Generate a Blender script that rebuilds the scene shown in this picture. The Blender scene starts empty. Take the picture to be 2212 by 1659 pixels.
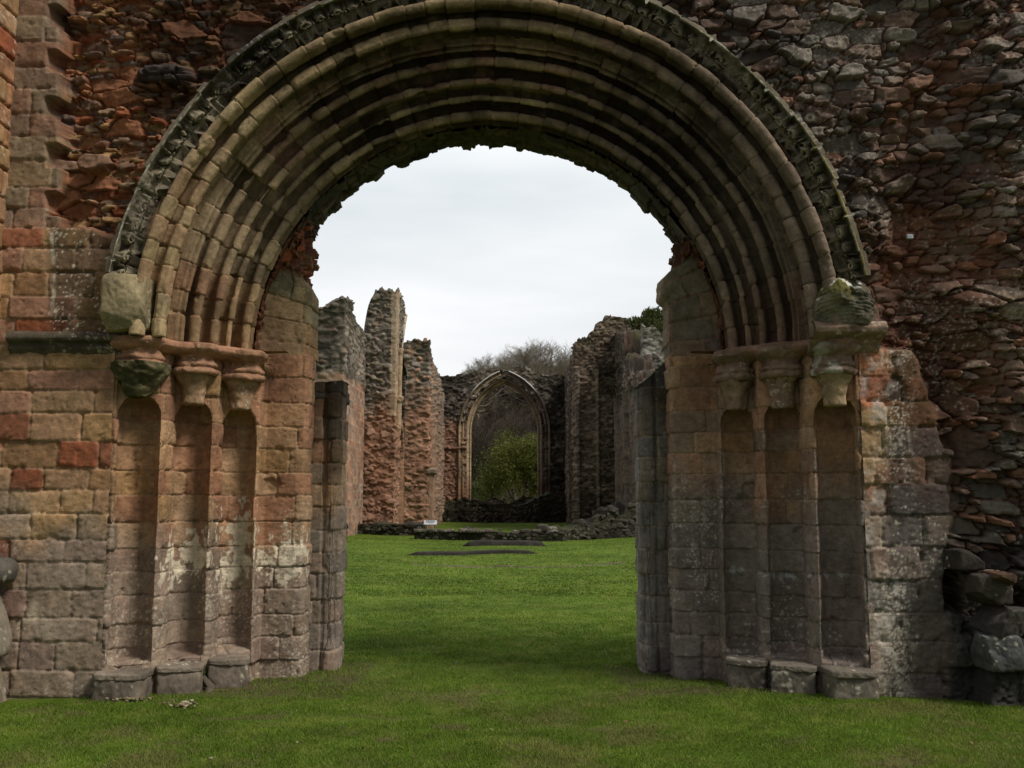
import bpy, math, random
import numpy as np
rad = math.radians
# ------------------------------------------------------------------ camera, sky, sun, exposure
sc = bpy.context.scene
COL = sc.collection
FPX, CX0, CY0, PITCH = 2150.0, 1106.0, 829.5, rad(6.54)
EYE = 1.6
cam_d = bpy.data.cameras.new('camera'); cam = bpy.data.objects.new('camera', cam_d); COL.objects.link(cam)
cam.location = (0, 0, EYE); cam.rotation_euler = (rad(90) + PITCH, 0, 0)
cam_d.sensor_width = 36; cam_d.lens = 35.0; cam_d.clip_start = .1; cam_d.clip_end = 3000
sc.camera = cam
SUN_EL, SUN_AZ = rad(50), rad(58)      # azimuth: swung from straight behind the camera towards the right
w = bpy.data.worlds.new('World'); sc.world = w; w.use_nodes = True
nt = w.node_tree; nt.nodes.clear()
def N(nt, t, **k):
    n = nt.nodes.new(t)
    for a, b in k.items(): setattr(n, a, b)
    return n
wo = N(nt, 'ShaderNodeOutputWorld'); bg = N(nt, 'ShaderNodeBackground'); sky = N(nt, 'ShaderNodeTexSky', sky_type='NISHITA')
sky.sun_disc = False; sky.sun_elevation = SUN_EL; sky.sun_rotation = math.pi - SUN_AZ
tc = N(nt, 'ShaderNodeTexCoord'); mp = N(nt, 'ShaderNodeMapping'); mp.inputs['Scale'].default_value = (1, 1, 4.5)
nz = N(nt, 'ShaderNodeTexNoise'); nz.inputs['Scale'].default_value = 1.7; nz.inputs['Detail'].default_value = 5; nz.inputs['Roughness'].default_value = .5
cr = N(nt, 'ShaderNodeValToRGB')
cr.color_ramp.elements[0].position = .38; cr.color_ramp.elements[0].color = (8.0, 8.5, 8.8, 1)
cr.color_ramp.elements[1].position = .68; cr.color_ramp.elements[1].color = (11.0, 11.1, 11.2, 1)
mx = N(nt, 'ShaderNodeMix', data_type='RGBA'); mx.inputs[0].default_value = .95
# clouds thicker and brighter higher up
sep = N(nt, 'ShaderNodeSeparateXYZ'); mr = N(nt, 'ShaderNodeMapRange')
mr.inputs[1].default_value = .1; mr.inputs[2].default_value = .42; mr.inputs[3].default_value = .95; mr.inputs[4].default_value = 1.15
vm = N(nt, 'ShaderNodeVectorMath', operation='SCALE')
L = nt.links.new
L(tc.outputs['Generated'], mp.inputs[0]); L(mp.outputs[0], nz.inputs[0]); L(nz.outputs[0], cr.inputs[0])
L(tc.outputs['Generated'], sep.inputs[0]); L(sep.outputs[2], mr.inputs[0])
mr2 = N(nt, 'ShaderNodeMapRange'); mr2.inputs[1].default_value = -.7; mr2.inputs[2].default_value = .35; mr2.inputs[3].default_value = .34; mr2.inputs[4].default_value = 1.0   # sky dimmed behind the viewer, added to weaken fill on the facade
ml = N(nt, 'ShaderNodeMath', operation='MULTIPLY'); L(sep.outputs[1], mr2.inputs[0]); L(mr.outputs[0], ml.inputs[0]); L(mr2.outputs[0], ml.inputs[1])
L(cr.outputs[0], vm.inputs[0]); L(ml.outputs[0], vm.inputs['Scale'])
L(sky.outputs[0], mx.inputs[6]); L(vm.outputs[0], mx.inputs[7]); L(mx.outputs[2], bg.inputs[0]); L(bg.outputs[0], wo.inputs[0])
bg.inputs[1].default_value = .093
sl = bpy.data.lights.new('sun', 'SUN'); sl.energy = 2.75; sl.angle = rad(14); sl.color = (1, .95, .87)
so = bpy.data.objects.new('sun', sl); COL.objects.link(so)
from mathutils import Vector
sd = Vector((math.sin(SUN_AZ) * math.cos(SUN_EL), -math.cos(SUN_AZ) * math.cos(SUN_EL), math.sin(SUN_EL)))
so.rotation_euler = sd.to_track_quat('Z', 'Y').to_euler()
sc.view_settings.view_transform = 'Standard'; sc.view_settings.look = 'None'; sc.view_settings.gamma = 1; sc.view_settings.exposure = 0

# ------------------------------------------------------------------ numpy noise
_r = np.random.RandomState(7); PERM = np.tile(_r.permutation(256), 2).astype(np.int32); VAL = _r.rand(256).astype(np.float32)
def vnoise(x, y, z, seed=0):
    x = np.asarray(x, np.float32) + seed * 17.3; y = np.asarray(y, np.float32) + seed * 5.7; z = np.asarray(z, np.float32) + seed * 11.1
    xi = np.floor(x).astype(np.int32); yi = np.floor(y).astype(np.int32); zi = np.floor(z).astype(np.int32)
    fx, fy, fz = x - xi, y - yi, z - zi
    fx = fx * fx * (3 - 2 * fx); fy = fy * fy * (3 - 2 * fy); fz = fz * fz * (3 - 2 * fz)
    def h(a, b, c): return VAL[PERM[(PERM[(PERM[a & 255] + b) & 255] + c) & 255]]
    a0 = h(xi, yi, zi) * (1 - fx) + h(xi + 1, yi, zi) * fx
    a1 = h(xi, yi + 1, zi) * (1 - fx) + h(xi + 1, yi + 1, zi) * fx
    b0 = h(xi, yi, zi + 1) * (1 - fx) + h(xi + 1, yi, zi + 1) * fx
    b1 = h(xi, yi + 1, zi + 1) * (1 - fx) + h(xi + 1, yi + 1, zi + 1) * fx
    a = a0 * (1 - fy) + a1 * fy; b = b0 * (1 - fy) + b1 * fy
    return (a * (1 - fz) + b * fz) * 2 - 1
def fbm(P, s, o=3, seed=0, aniso=(1, 1, 1)):
    t = 0; a = 1; n = 0
    for k in range(o):
        t = t + a * vnoise(P[..., 0] * s * aniso[0], P[..., 1] * s * aniso[1], P[..., 2] * s * aniso[2], seed + k * 3)
        n += a; a *= .5; s *= 2.1
    return t / n
def ss(a, b, x):
    t = np.clip((x - a) / (b - a), 0, 1); return t * t * (3 - 2 * t)
def mix3(c, d, t): return c * (1 - t[..., None]) + np.asarray(d, np.float32) * t[..., None]
def hrand(i, j, k):
    h = (i.astype(np.int64) * 374761393 + j.astype(np.int64) * 668265263 + k * 2147483647) & 0xffffffff
    h = ((h ^ (h >> 13)) * 1274126177) & 0xffffffff
    h = h ^ (h >> 16)
    h = (h * 2246822519) & 0xffffffff
    return ((h ^ (h >> 15)) & 0xffff).astype(np.float32) / 65535.
# ------------------------------------------------------------------ masonry patterns
def ashlar(u, v, seed, ch=(.17, .25), ln=(.28, .6)):
    rs = np.random.RandomState(seed)
    v0, v1, u0, u1 = v.min() - .5, v.max() + .5, u.min() - 1, u.max() + 1
    edges = [v0]
    while edges[-1] < v1: edges.append(edges[-1] + rs.uniform(*ch))
    edges = np.array(edges); row = np.clip(np.searchsorted(edges, v) - 1, 0, len(edges) - 2)
    BIG = (u1 - u0) + 50; js = []
    for r in range(len(edges)):
        x = u0 - rs.rand() * ln[1]
        while x < u1 + ln[1]: js.append(r * BIG + (x - u0)); x += rs.uniform(*ln)
        js.append(r * BIG + (x - u0))
    js = np.array(js); key = row * BIG + (u - u0)
    c = np.clip(np.searchsorted(js, key) - 1, 0, len(js) - 2)
    dl = key - js[c]; dr = js[c + 1] - key
    dv0 = v - edges[row]; dv1 = edges[row + 1] - v
    R = rs.rand(len(js), 5).astype(np.float32)[c]
    dx = np.minimum(dl, dr); dz = np.minimum(dv0, dv1)
    # rounded corners
    k = .03; d = np.minimum(dx, dz)
    cn = (dx < k) & (dz < k)
    d = np.where(cn, np.maximum(k - np.hypot(k - dx, k - dz), 0), d)
    return dict(d=d.astype(np.float32), R=R, du=((dl - dr) / 2).astype(np.float32), dv=((dv0 - dv1) / 2).astype(np.float32))
def voro(u, v, sx, sy, seed, p=3.0, jit=.85):
    gu, gv = u / sx, v / sy
    j = np.floor(gv).astype(np.int64)
    F1 = np.full(u.shape, 9., np.float32); F2 = F1.copy(); I = np.zeros(u.shape, np.int64); J = I.copy(); DU = F1 * 0; DV = F1 * 0
    for b in (-1, 0, 1):
        jj = j + b; sh = hrand(jj, jj * 0 + seed, 5)
        i = np.floor(gu + sh).astype(np.int64)
        for a in (-1, 0, 1):
            ii = i + a
            cx = ii + .5 + jit * (hrand(ii, jj, seed) - .5) - sh; cy = jj + .5 + jit * .8 * (hrand(ii, jj, seed + 1) - .5)
            wgt = .75 + .55 * hrand(ii, jj, seed + 2)
            dx = (gu - cx); dy = (gv - cy)
            d = (np.abs(dx) ** p + np.abs(dy) ** p) ** (1 / p) * wgt
            n = d < F1
            F2 = np.where(n, F1, np.minimum(F2, d))
            I = np.where(n, ii, I); J = np.where(n, jj, J); DU = np.where(n, dx * sx, DU); DV = np.where(n, dy * sy, DV); F1 = np.where(n, d, F1)
    R = np.stack([hrand(I, J, seed + 10 + q) for q in range(5)], -1)
    return dict(e=(F2 - F1).astype(np.float32), F1=F1, R=R, du=DU, dv=DV)
def rubble(P, u, v, seed, big=(.30, .13), small=(.13, .055), pbig=.45, depth=.05, rough=1.):
    wu = u + .035 * fbm(P, 5, 2, seed + 31); wv = v + .022 * fbm(P, 6, 2, seed + 37)
    A = voro(wu, wv, big[0], big[1], seed); B = voro(wu, wv, small[0], small[1], seed + 50)
    t = (A['R'][..., 0] < pbig + .25 * fbm(P, .9, 2, seed + 60))
    e = np.where(t, A['e'] * 1.6, B['e']); R = np.where(t[..., None], A['R'], B['R'])
    du = np.where(t, A['du'], B['du']); dv = np.where(t, A['dv'], B['dv'])
    s_ = min(small[0] / .13, 2.)
    n0 = fbm(P, 20 / s_, 3, seed + 21)
    face = ss(.03, .17, e + .10 * n0)
    tilt = (R[..., 2] - .5) * du * .4 + (R[..., 3] - .5) * dv * .6
    rid = 1 - 2 * np.abs(fbm(P, 7 / s_, 3, seed + 3, (1, 1, 3.5)))
    out = (R[..., 1] ** 2 - .25) * depth * 2.2
    h = (-depth * .6 - .5 * depth * ss(.16, .0, e) + .012 * n0 + .02 * fbm(P, 4, 2, seed + 8)) * (1 - face) + (out + tilt) * face
    h = h + rid * .011 * s_ * rough + n0 * .010 * s_ * rough + (1 - 2 * np.abs(fbm(P, 22 / s_, 3, seed + 5))) * .008 * s_ * rough
    return h.astype(np.float32), face, R
def palette(R, pal, jitter=.35):
    pal = np.array(pal, np.float32); i = np.minimum((R[..., 0] * len(pal)).astype(int), len(pal) - 1)
    return pal[i] * (1 - jitter / 2 + jitter * R[..., 1])[..., None]
def lichen(P, s, thr, seed=0, size=.5):
    """small pale round spots of lichen"""
    V = voro(P[..., 0] + P[..., 1] * .7, P[..., 2] + P[..., 1] * .3, s * .8, s * .8, seed, 2.0)
    reg = fbm(P, 1.7, 3, seed + 9); z = .22 + .3 * V['R'][..., 2]
    sp = ss(z, z * .5, V['F1'] + .15 * fbm(P, 60, 1, seed)) * (V['R'][..., 3] < np.clip(.36 + reg * 1.3 - thr, 0, 1))
    cr = ss(.25, .6, fbm(P, 26, 3, seed + 3) + reg * .8 - thr) * .55
    return np.maximum(sp, cr)
TAN = (.315, .205, .118); BUFF = (.32, .235, .155); RED = (.205, .082, .05); PINK = (.28, .165, .118); GREYB = (.165, .14, .118); DARK = (.028, .026, .022)
MORT = (.40, .30, .21); REDM = (.30, .125, .075); LIM = (.62, .57, .47); BLUEG = (.13, .13, .125); OLIVE = (.20, .175, .10); OCHRE = (.26, .17, .095)

# ------------------------------------------------------------------ materials
def stone_mat(name, fine=90., bump=.6, rough=.93, dist=.006, contrast=.55, spec=.25):
    m = bpy.data.materials.new(name); m.use_nodes = True; t = m.node_tree; b = t.nodes['Principled BSDF']; l = t.links.new
    at = N(t, 'ShaderNodeAttribute', attribute_name='Col'); tc = N(t, 'ShaderNodeTexCoord')
    n1 = N(t, 'ShaderNodeTexNoise'); n1.inputs['Scale'].default_value = fine; n1.inputs['Detail'].default_value = 6; n1.inputs['Roughness'].default_value = .7
    n2 = N(t, 'ShaderNodeTexNoise'); n2.inputs['Scale'].default_value = fine * .16; n2.inputs['Detail'].default_value = 5; n2.inputs['Roughness'].default_value = .65
    l(tc.outputs['Object'], n1.inputs[0]); l(tc.outputs['Object'], n2.inputs[0])
    a = N(t, 'ShaderNodeMath', operation='ADD'); l(n1.outputs[0], a.inputs[0]); l(n2.outputs[0], a.inputs[1])
    r = N(t, 'ShaderNodeMapRange'); l(a.outputs[0], r.inputs[0]); r.inputs[1].default_value = .65; r.inputs[2].default_value = 1.35
    r.inputs[3].default_value = 1 - contrast; r.inputs[4].default_value = 1 + contrast
    v = N(t, 'ShaderNodeVectorMath', operation='SCALE'); l(at.outputs['Color'], v.inputs[0]); l(r.outputs[0], v.inputs['Scale']); l(v.outputs[0], b.inputs['Base Color'])
    bp = N(t, 'ShaderNodeBump'); bp.inputs['Strength'].default_value = bump; bp.inputs['Distance'].default_value = dist
    l(a.outputs[0], bp.inputs['Height']); l(bp.outputs[0], b.inputs['Normal'])
    b.inputs['Roughness'].default_value = rough; b.inputs['Specular IOR Level'].default_value = spec
    return m
M_STONE = stone_mat('weathered sandstone')
M_FAR = stone_mat('distant rubble stone', 14., .5, .95, .03, .5)
M_BASE = stone_mat('worn base stone', 70., .5, .9, .005, .5)
M_GROUND = stone_mat('lawn soil', 45., .6, 1., .01, .4, .1)
M_HILL = stone_mat('leaf litter hill', 2.5, .7, 1., .3, .5, .1)
def leaf_mat(name, trans=.25):
    m = bpy.data.materials.new(name); m.use_nodes = True; t = m.node_tree; b = t.nodes['Principled BSDF']; l = t.links.new
    at = N(t, 'ShaderNodeAttribute', attribute_name='Col'); n = N(t, 'ShaderNodeTexNoise'); n.inputs['Scale'].default_value = 3
    tc = N(t, 'ShaderNodeTexCoord'); l(tc.outputs['Object'], n.inputs[0]); r = N(t, 'ShaderNodeMapRange'); l(n.outputs[0], r.inputs[0])
    r.inputs[3].default_value = .7; r.inputs[4].default_value = 1.3
    v = N(t, 'ShaderNodeVectorMath', operation='SCALE'); l(at.outputs['Color'], v.inputs[0]); l(r.outputs[0], v.inputs['Scale']); l(v.outputs[0], b.inputs['Base Color'])
    b.inputs['Roughness'].default_value = .65; b.inputs['Specular IOR Level'].default_value = .2
    td = N(t, 'ShaderNodeBsdfTranslucent'); l(v.outputs[0], td.inputs[0]); ms = N(t, 'ShaderNodeMixShader'); ms.inputs[0].default_value = trans
    l(b.outputs[0], ms.inputs[1]); l(td.outputs[0], ms.inputs[2]); l(ms.outputs[0], t.nodes['Material Output'].inputs[0])
    return m
M_GRASS = leaf_mat('grass blade', .3); M_LEAF = leaf_mat('leaves', .3); M_BARK = stone_mat('bark', 30., .5, .95, .01, .4)

# ------------------------------------------------------------------ mesh helpers
def raw_mesh(name, V, F, C, mat, parent=None, smooth=True):
    """V (n,3), F (m,4) or (m,3), C (n,3) colours"""
    if mat in (M_STONE, M_FAR, M_BASE): C = C.reshape(-1, 3); mean_ = C.mean(1, keepdims=True); C = mean_ + (1.1 if mat is M_FAR else 1.25) * (C - mean_)
    V = np.ascontiguousarray(V, np.float32); F = np.ascontiguousarray(F, np.int32); k = F.shape[1]
    me = bpy.data.meshes.new(name); me.vertices.add(len(V)); me.vertices.foreach_set('co', V.ravel())
    me.loops.add(F.size); me.loops.foreach_set('vertex_index', F.ravel()); me.polygons.add(len(F))
    me.polygons.foreach_set('loop_start', np.arange(0, F.size, k, dtype=np.int32)); me.polygons.foreach_set('loop_total', np.full(len(F), k, np.int32))
    me.update(calc_edges=True)
    a = me.color_attributes.new('Col', 'FLOAT_COLOR', 'POINT'); c4 = np.ones((len(V), 4), np.float32); c4[:, :3] = np.clip(C, 0.002, 1); a.data.foreach_set('color', c4.ravel())
    if smooth: me.polygons.foreach_set('use_smooth', np.ones(len(F), bool))
    me.materials.append(mat)
    o = bpy.data.objects.new(name, me); COL.objects.link(o)
    if parent: o.parent = parent; o.matrix_parent_inverse = parent.matrix_world.inverted() if False else o.matrix_parent_inverse
    return o
def grid_faces(n, m, off=0, cu=False, cv=False):
    i = np.arange(n if cu else n - 1); j = np.arange(m if cv else m - 1)
    I, J = np.meshgrid(i, j, indexing='ij'); I2 = (I + 1) % n; J2 = (J + 1) % m
    return np.stack([I * m + J, I2 * m + J, I2 * m + J2, I * m + J2], -1).reshape(-1, 4) + off
def normals(P, cu=False, cv=False):
    def d(A, ax, c):
        if c: return np.roll(A, -1, ax) - np.roll(A, 1, ax)
        return np.gradient(A, axis=ax)
    n = np.cross(d(P, 0, cu), d(P, 1, cv)); return n / np.maximum(np.linalg.norm(n, axis=-1, keepdims=True), 1e-9)
def grid_obj(name, P, C, mat, parent=None, cu=False, cv=False, mask=None, flip=False, smooth=True):
    n, m = P.shape[:2]; F = grid_faces(n, m, 0, cu, cv)
    V = P.reshape(-1, 3); Cc = np.broadcast_to(C, P.shape).reshape(-1, 3)
    if mask is not None:
        mk = mask.reshape(-1); F = F[mk[F].all(1)]
        used = np.zeros(len(V), bool); used[F.ravel()] = True; idx = np.cumsum(used) - 1
        V = V[used]; Cc = Cc[used]; F = idx[F]
    if flip: F = F[:, ::-1]
    return raw_mesh(name, V, F, Cc, mat, parent, smooth)
class Bag:
    """collects pieces that end up as ONE mesh"""
    def __init__(s): s.V = []; s.F = []; s.C = []; s.n = 0
    def add(s, V, F, C):
        V = V.reshape(-1, 3); s.V.append(V); s.F.append(F + s.n); s.C.append(np.broadcast_to(C, V.shape)); s.n += len(V)
    def build(s, name, mat, parent=None, smooth=True): return raw_mesh(name, np.concatenate(s.V), np.concatenate(s.F), np.concatenate(s.C), mat, parent, smooth)
def thing(name, label, cat, loc=(0, 0, 0), group=None):
    o = bpy.data.objects.new(name, None); COL.objects.link(o); o['label'] = label; o['category'] = cat; o.empty_display_size = .2
    if group: o['group'] = group
    return o
def tag(o, label=None, cat=None, group=None, kind=None):
    if label: o['label'] = label
    if cat: o['category'] = cat
    if group: o['group'] = group
    if kind: o['kind'] = kind
    return o
def superbox(c, half, p=6., rot=(0, 0, 0), amp=.02, ns=5., seed=0, res=.03, shear=0., cuts=0, planes=()):
    """closed rounded block with a weathered surface; returns grid P (closed in u)"""
    half = np.array(half, np.float32); nu = max(10, int(4 * (half[0] + half[1]) / res)); nv = max(8, int(2 * (half.max() * 1.5) / res))
    u = np.linspace(0, 2 * math.pi, nu, endpoint=False); v = np.linspace(-math.pi / 2, math.pi / 2, nv)
    U, Vv = np.meshgrid(u, v, indexing='ij')
    d = np.stack([np.cos(U) * np.cos(Vv), np.sin(U) * np.cos(Vv), np.sin(Vv)], -1)
    r = (np.abs(d) ** p).sum(-1) ** (-1 / p); Q = d * r[..., None] * half
    from mathutils import Euler
    Rm = np.array(Euler(rot).to_matrix(), np.float32)
    rs_ = np.random.RandomState(seed + 77); pl = list(planes)
    for _ in range(cuts):
        nn_ = rs_.randn(3); nn_ /= np.linalg.norm(nn_); pl.append((nn_, rs_.uniform(.72, .98)))
    for nn_, dd_ in pl:      # broken faces: trim the block along planes
        nn_ = np.array(nn_, np.float32); nn_ = nn_ / np.linalg.norm(nn_); u_ = Q / half; ex = np.maximum((u_ * nn_).sum(-1) - dd_, 0); Q = (u_ - ex[..., None] * nn_) * half
    Q[..., 0] += shear * Q[..., 2]
    Q = Q @ Rm.T; d2 = d @ Rm.T
    P = Q + np.array(c, np.float32)
    P = P + d2 * (fbm(P, ns, 4, seed) * amp + (1 - 2.2 * np.abs(fbm(P, ns * 3.2, 3, seed + 1))) * amp * .4)[..., None]
    return P
def add_block(bag, c, half, col, **k):
    P = superbox(c, half, **k); s = k.get('seed', 0)
    C = np.array(col, np.float32) * (1 + .5 * fbm(P, 6, 3, s + 4))[..., None]
    C = mix3(C, LIM, lichen(P, .05, .35, s) * .6)
    bag.add(P, grid_faces(P.shape[0], P.shape[1], 0, True)[:, ::-1], C.reshape(-1, 3))
def resample(pts, res):
    pts = np.array(pts, np.float32); L_ = np.concatenate([[0], np.cumsum(np.linalg.norm(np.diff(pts, axis=0), axis=1))])
    n = max(2, int(L_[-1] / res)); s = np.linspace(0, L_[-1], n)
    return np.stack([np.interp(s, L_, pts[:, k]) for k in range(pts.shape[1])], -1), s
def pxc(X, Y, Z):
    """where a point of the place falls in the traced photograph (only used to place stains and breaks at world positions)"""
    c, s = math.cos(PITCH), math.sin(PITCH); zc = Y * c + (Z - EYE) * s; yc = -Y * s + (Z - EYE) * c
    return CX0 + FPX * X / zc, CY0 - FPX * yc / zc
def wp(px, py, Y):
    a = CY0 - py; c, s = math.cos(PITCH), math.sin(PITCH)
    dy, dz = FPX * c - a * s, FPX * s + a * c
    return (px - CX0) / dy * Y, EYE + dz / dy * Y
def piece(x, pts):
    xs, ys = zip(*pts); return np.interp(x, xs, ys)

# ------------------------------------------------------------------ ground
def gz(x, y):
    x = np.asarray(x, np.float32); y = np.asarray(y, np.float32)
    b = .035 * vnoise(x * .5, y * .5, 0 * x, 3) + .02 * vnoise(x * 1.3, y * 1.3, 0 * x, 4)
    b = b * ss(60, 45, y)
    g = b - .18 * np.exp(-((y - 22) / 7.) ** 2) * (1 - np.clip((x / 6) ** 2, 0, 1) * .6) + .1 * ss(2, 7, np.abs(x)) * ss(22, 36, y)
    g = g + .02 * ss(2.6, 3.3, x) * ss(12, 9, y) - .02 * ss(2.5, 5, -x) * ss(12, 9, y)
    hill = 14.8 * ss(74, 135, y + .1 * x) * ss(-34, -2, x) * (1 - .3 * ss(14, 45, x))
    hill = hill + 3 * ss(80, 140, y)
    return (g + hill + ss(76, 100, y) * .8 * vnoise(x * .12, y * .12, 0 * x, 8)).astype(np.float32)
def grass_col(P):
    n = fbm(P, .8, 4, 20); n2 = fbm(P, 4, 3, 24); n3 = fbm(P, 14, 2, 28)
    C = np.broadcast_to(np.array((.084, .131, .013), np.float32), P.shape) * (1.15 + .42 * n + .32 * n2 + .2 * n3 + .08 * np.sin(P[..., 1] * 2.3 + .15 * P[..., 0]) * ss(11, 14, P[..., 1]))[..., None]
    C = mix3(C, (.19, .19, .045), ss(.05, .5, n2 + .3 * n) * .35); C = mix3(C, (.15, .13, .05), ss(.15, .5, fbm(P, 1.4, 4, 36) + .3 * n3) * ss(11, 7, P[..., 1]) * .55)
    dirt = ss(.32, .55, fbm(P, 2.2, 4, 33)) * ss(10.5, 7, P[..., 1])
    C = mix3(C, (.13, .10, .05), dirt * .6)
    return C
def build_ground():
    ys = np.concatenate([np.arange(-3, 5, .5), np.arange(5, 14, .04), np.arange(14, 45, .15), np.arange(45, 80, .6), np.arange(80, 420, 4)])
    xs = np.concatenate([np.arange(-240, -30, 8), np.arange(-30, -8, .8), np.arange(-8, 8, .05), np.arange(8, 30, .8), np.arange(30, 241, 8)])
    X, Y = np.meshgrid(xs, ys, indexing='ij'); Z = gz(X, Y)
    P = np.stack([X, Y, Z], -1).astype(np.float32)
    C = grass_col(P) * .75
    # bare earth against the foot of the jambs
    e = ss(.16, .05, np.abs(np.abs(X + .21) - 2.0) - .75 + .1 * fbm(P, 5, 2, 40)) * ss(8.2, 8.5, Y) * ss(10.3, 9.8, Y)
    C = mix3(C, (.09, .065, .04), e)
    for (hx, hy, rr) in ((3.93, 7.75, .13), (4.18, 7.45, .16)):
        dd = np.hypot((X - hx), (Y - hy) * 1.3) + .04 * fbm(P, 8, 2, 41)
        k = ss(rr, rr * .5, dd); C = mix3(C, (.055, .037, .025), k); P[..., 2] += k * .045
    C = mix3(C, (.045, .034, .022), ss(73, 78, Y))
    o = grid_obj('ground', P, C, M_GROUND, flip=False); tag(o, kind='structure')
    return o
build_ground()
def build_grass():
    rs = np.random.RandomState(3)
    parts = []
    for (n, y0, y1, hh, ww) in ((420000, 5.6, 10.0, .021, .0038), (200000, 10, 18, .026, .007), (110000, 18, 44, .03, .018)):
        t = rs.rand(n); y = (1 / (1 / y0 + t * (1 / y1 - 1 / y0))); hw = y * .56 + .3
        x = (rs.rand(n) * 2 - 1) * hw
        inside = (y > 8.0)
        lim = np.where(y < 8.55, 3.2, np.where(y < 9.3, 2.2, 1.75))
        keep = ~(inside & (y < 10.3) & (np.abs(x + .21) > lim)) & ~((y > 10.3) & (np.abs(x) > 7))
        keep &= ~((np.abs(x + .21) > lim - .12) & (y < 10.3) & (y > 8.3) & (rs.rand(n) < .7))
        d1 = np.hypot(x - 3.93, (y - 7.75) * 1.3) < .11; d2 = np.hypot(x - 4.18, (y - 7.45) * 1.3) < .14
        keep &= ~(d1 | d2)
        x, y = x[keep], y[keep]; n = len(x)
        P0 = np.stack([x, y, gz(x, y) - .004], -1).astype(np.float32)
        cl = fbm(P0, 3.3, 3, 60)
        keep = fbm(P0, 2.2, 4, 33) + rs.rand(n) * .5 < .75
        P0 = P0[keep]; cl = cl[keep]; n = len(P0)
        a = rs.rand(n) * 2 * math.pi; h = hh * (.55 + .8 * rs.rand(n)) * (1 + .6 * cl)
        w_ = ww * (.6 + .8 * rs.rand(n)); lean = rs.randn(n, 2) * .55
        dx = np.stack([np.cos(a) * w_, np.sin(a) * w_, 0 * a], -1)
        tip = P0 + np.stack([lean[:, 0] * h, lean[:, 1] * h, h], -1)
        V = np.stack([P0 - dx, P0 + dx, tip], 1)
        C = grass_col(P0) * (1.0 + .5 * rs.rand(n))[:, None]
        dry = (rs.rand(n) < .05)[:, None]; C = np.where(dry, np.array((.22, .19, .08)), C)
        C = np.stack([C * .9, C * .9, C * 1.2], 1)
        parts.append((V.reshape(-1, 3), C.reshape(-1, 3)))
    V = np.concatenate([p[0] for p in parts]); C = np.concatenate([p[1] for p in parts])
    o = raw_mesh('lawn_grass', V, np.arange(len(V)).reshape(-1, 3), C, M_GRASS, smooth=False)
    tag(o, 'short green mown lawn growing before and through the archway', 'grass', kind='stuff')
build_grass()

# ------------------------------------------------------------------ west front: dimensions
CXA, Z0 = -.21, 2.92
YF = 8.2
def lerp_field(C, D, t): return C * (1 - t[..., None]) + D * t[..., None]
def weather_low(P, C, px, py, seed, side):
    """grey lower stones, lime patches and lichen spots on the lower masonry"""
    n = fbm(P, 2.5, 4, seed) * 1.6; n2 = fbm(P, 11, 3, seed + 2)
    lim_y = 1090 if side < 0 else 1010
    g = ss(lim_y - 40, lim_y + 150, py + n * 110)
    C = lerp_field(C, C * .24 + (C.mean(-1, keepdims=True) * np.array((1.03, .93, .83)) * .42 + np.array((.20, .175, .15) if side < 0 else (.20, .19, .18)) * .36), g * (.85 + .15 * n2))
    C = mix3(C, LIM, lichen(P, .035, .55 - .35 * g.mean(), seed) * ss(900, 1250, py + n * 80) * .55)
    return C
def _unused(): pass
def ashlar_surface(P, u, v, seed, ch, ln, pal, mort=MORT, joint=.014, er=1.):
    wu = u + .006 * fbm(P, 5, 2, seed + 1); wv = v + .008 * fbm(P, 3, 2, seed + 2)
    A = ashlar(wu, wv, seed, ch, ln); R = A['R']
    je = ss(.001, .0075, A['d'] + .003 * fbm(P, 25, 2, seed + 3))
    h = -joint * (1 - je) * (.5 + .6 * ss(-.3, .4, fbm(P, 2, 2, seed + 9))) - .0035 * np.exp(-A['d'] / .007) + (R[..., 2] - .5) * .024 + (R[..., 3] - .5) * A['du'] * .03 + (R[..., 4] - .5) * A['dv'] * .06
    h = h + er * (.010 * fbm(P, 6, 4, seed + 4) * (.5 + 1.2 * R[..., 4]) + .004 * fbm(P, 30, 3, seed + 5, (1, 1, 2)))
    h = h - er * .026 * ss(.05, .5, fbm(P, 11, 3, seed + 16)) * np.exp(-A['d'] / .02)
    pit = ss(.45, .6, fbm(P, 35, 2, seed + 6)); h = h - pit * .006 * er
    C = palette(R, pal, .3) * (1 + .28 * fbm(P, 4, 4, seed + 7) + .16 * fbm(P, 22, 2, seed + 8, (1, 1, 3)))[..., None]
    C = mix3(C, mort, (1 - je) * .6)
    C = C * (1 + .22 * fbm(P, 1.3, 3, seed + 12))[..., None]
    C = lerp_field(C, C * np.array((.55, .52, .5)), ss(.05, .55, fbm(P, 2.2, 4, seed + 13, (2.2, 2.2, .5))) * .5)
    return h.astype(np.float32), C, R, je

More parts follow.
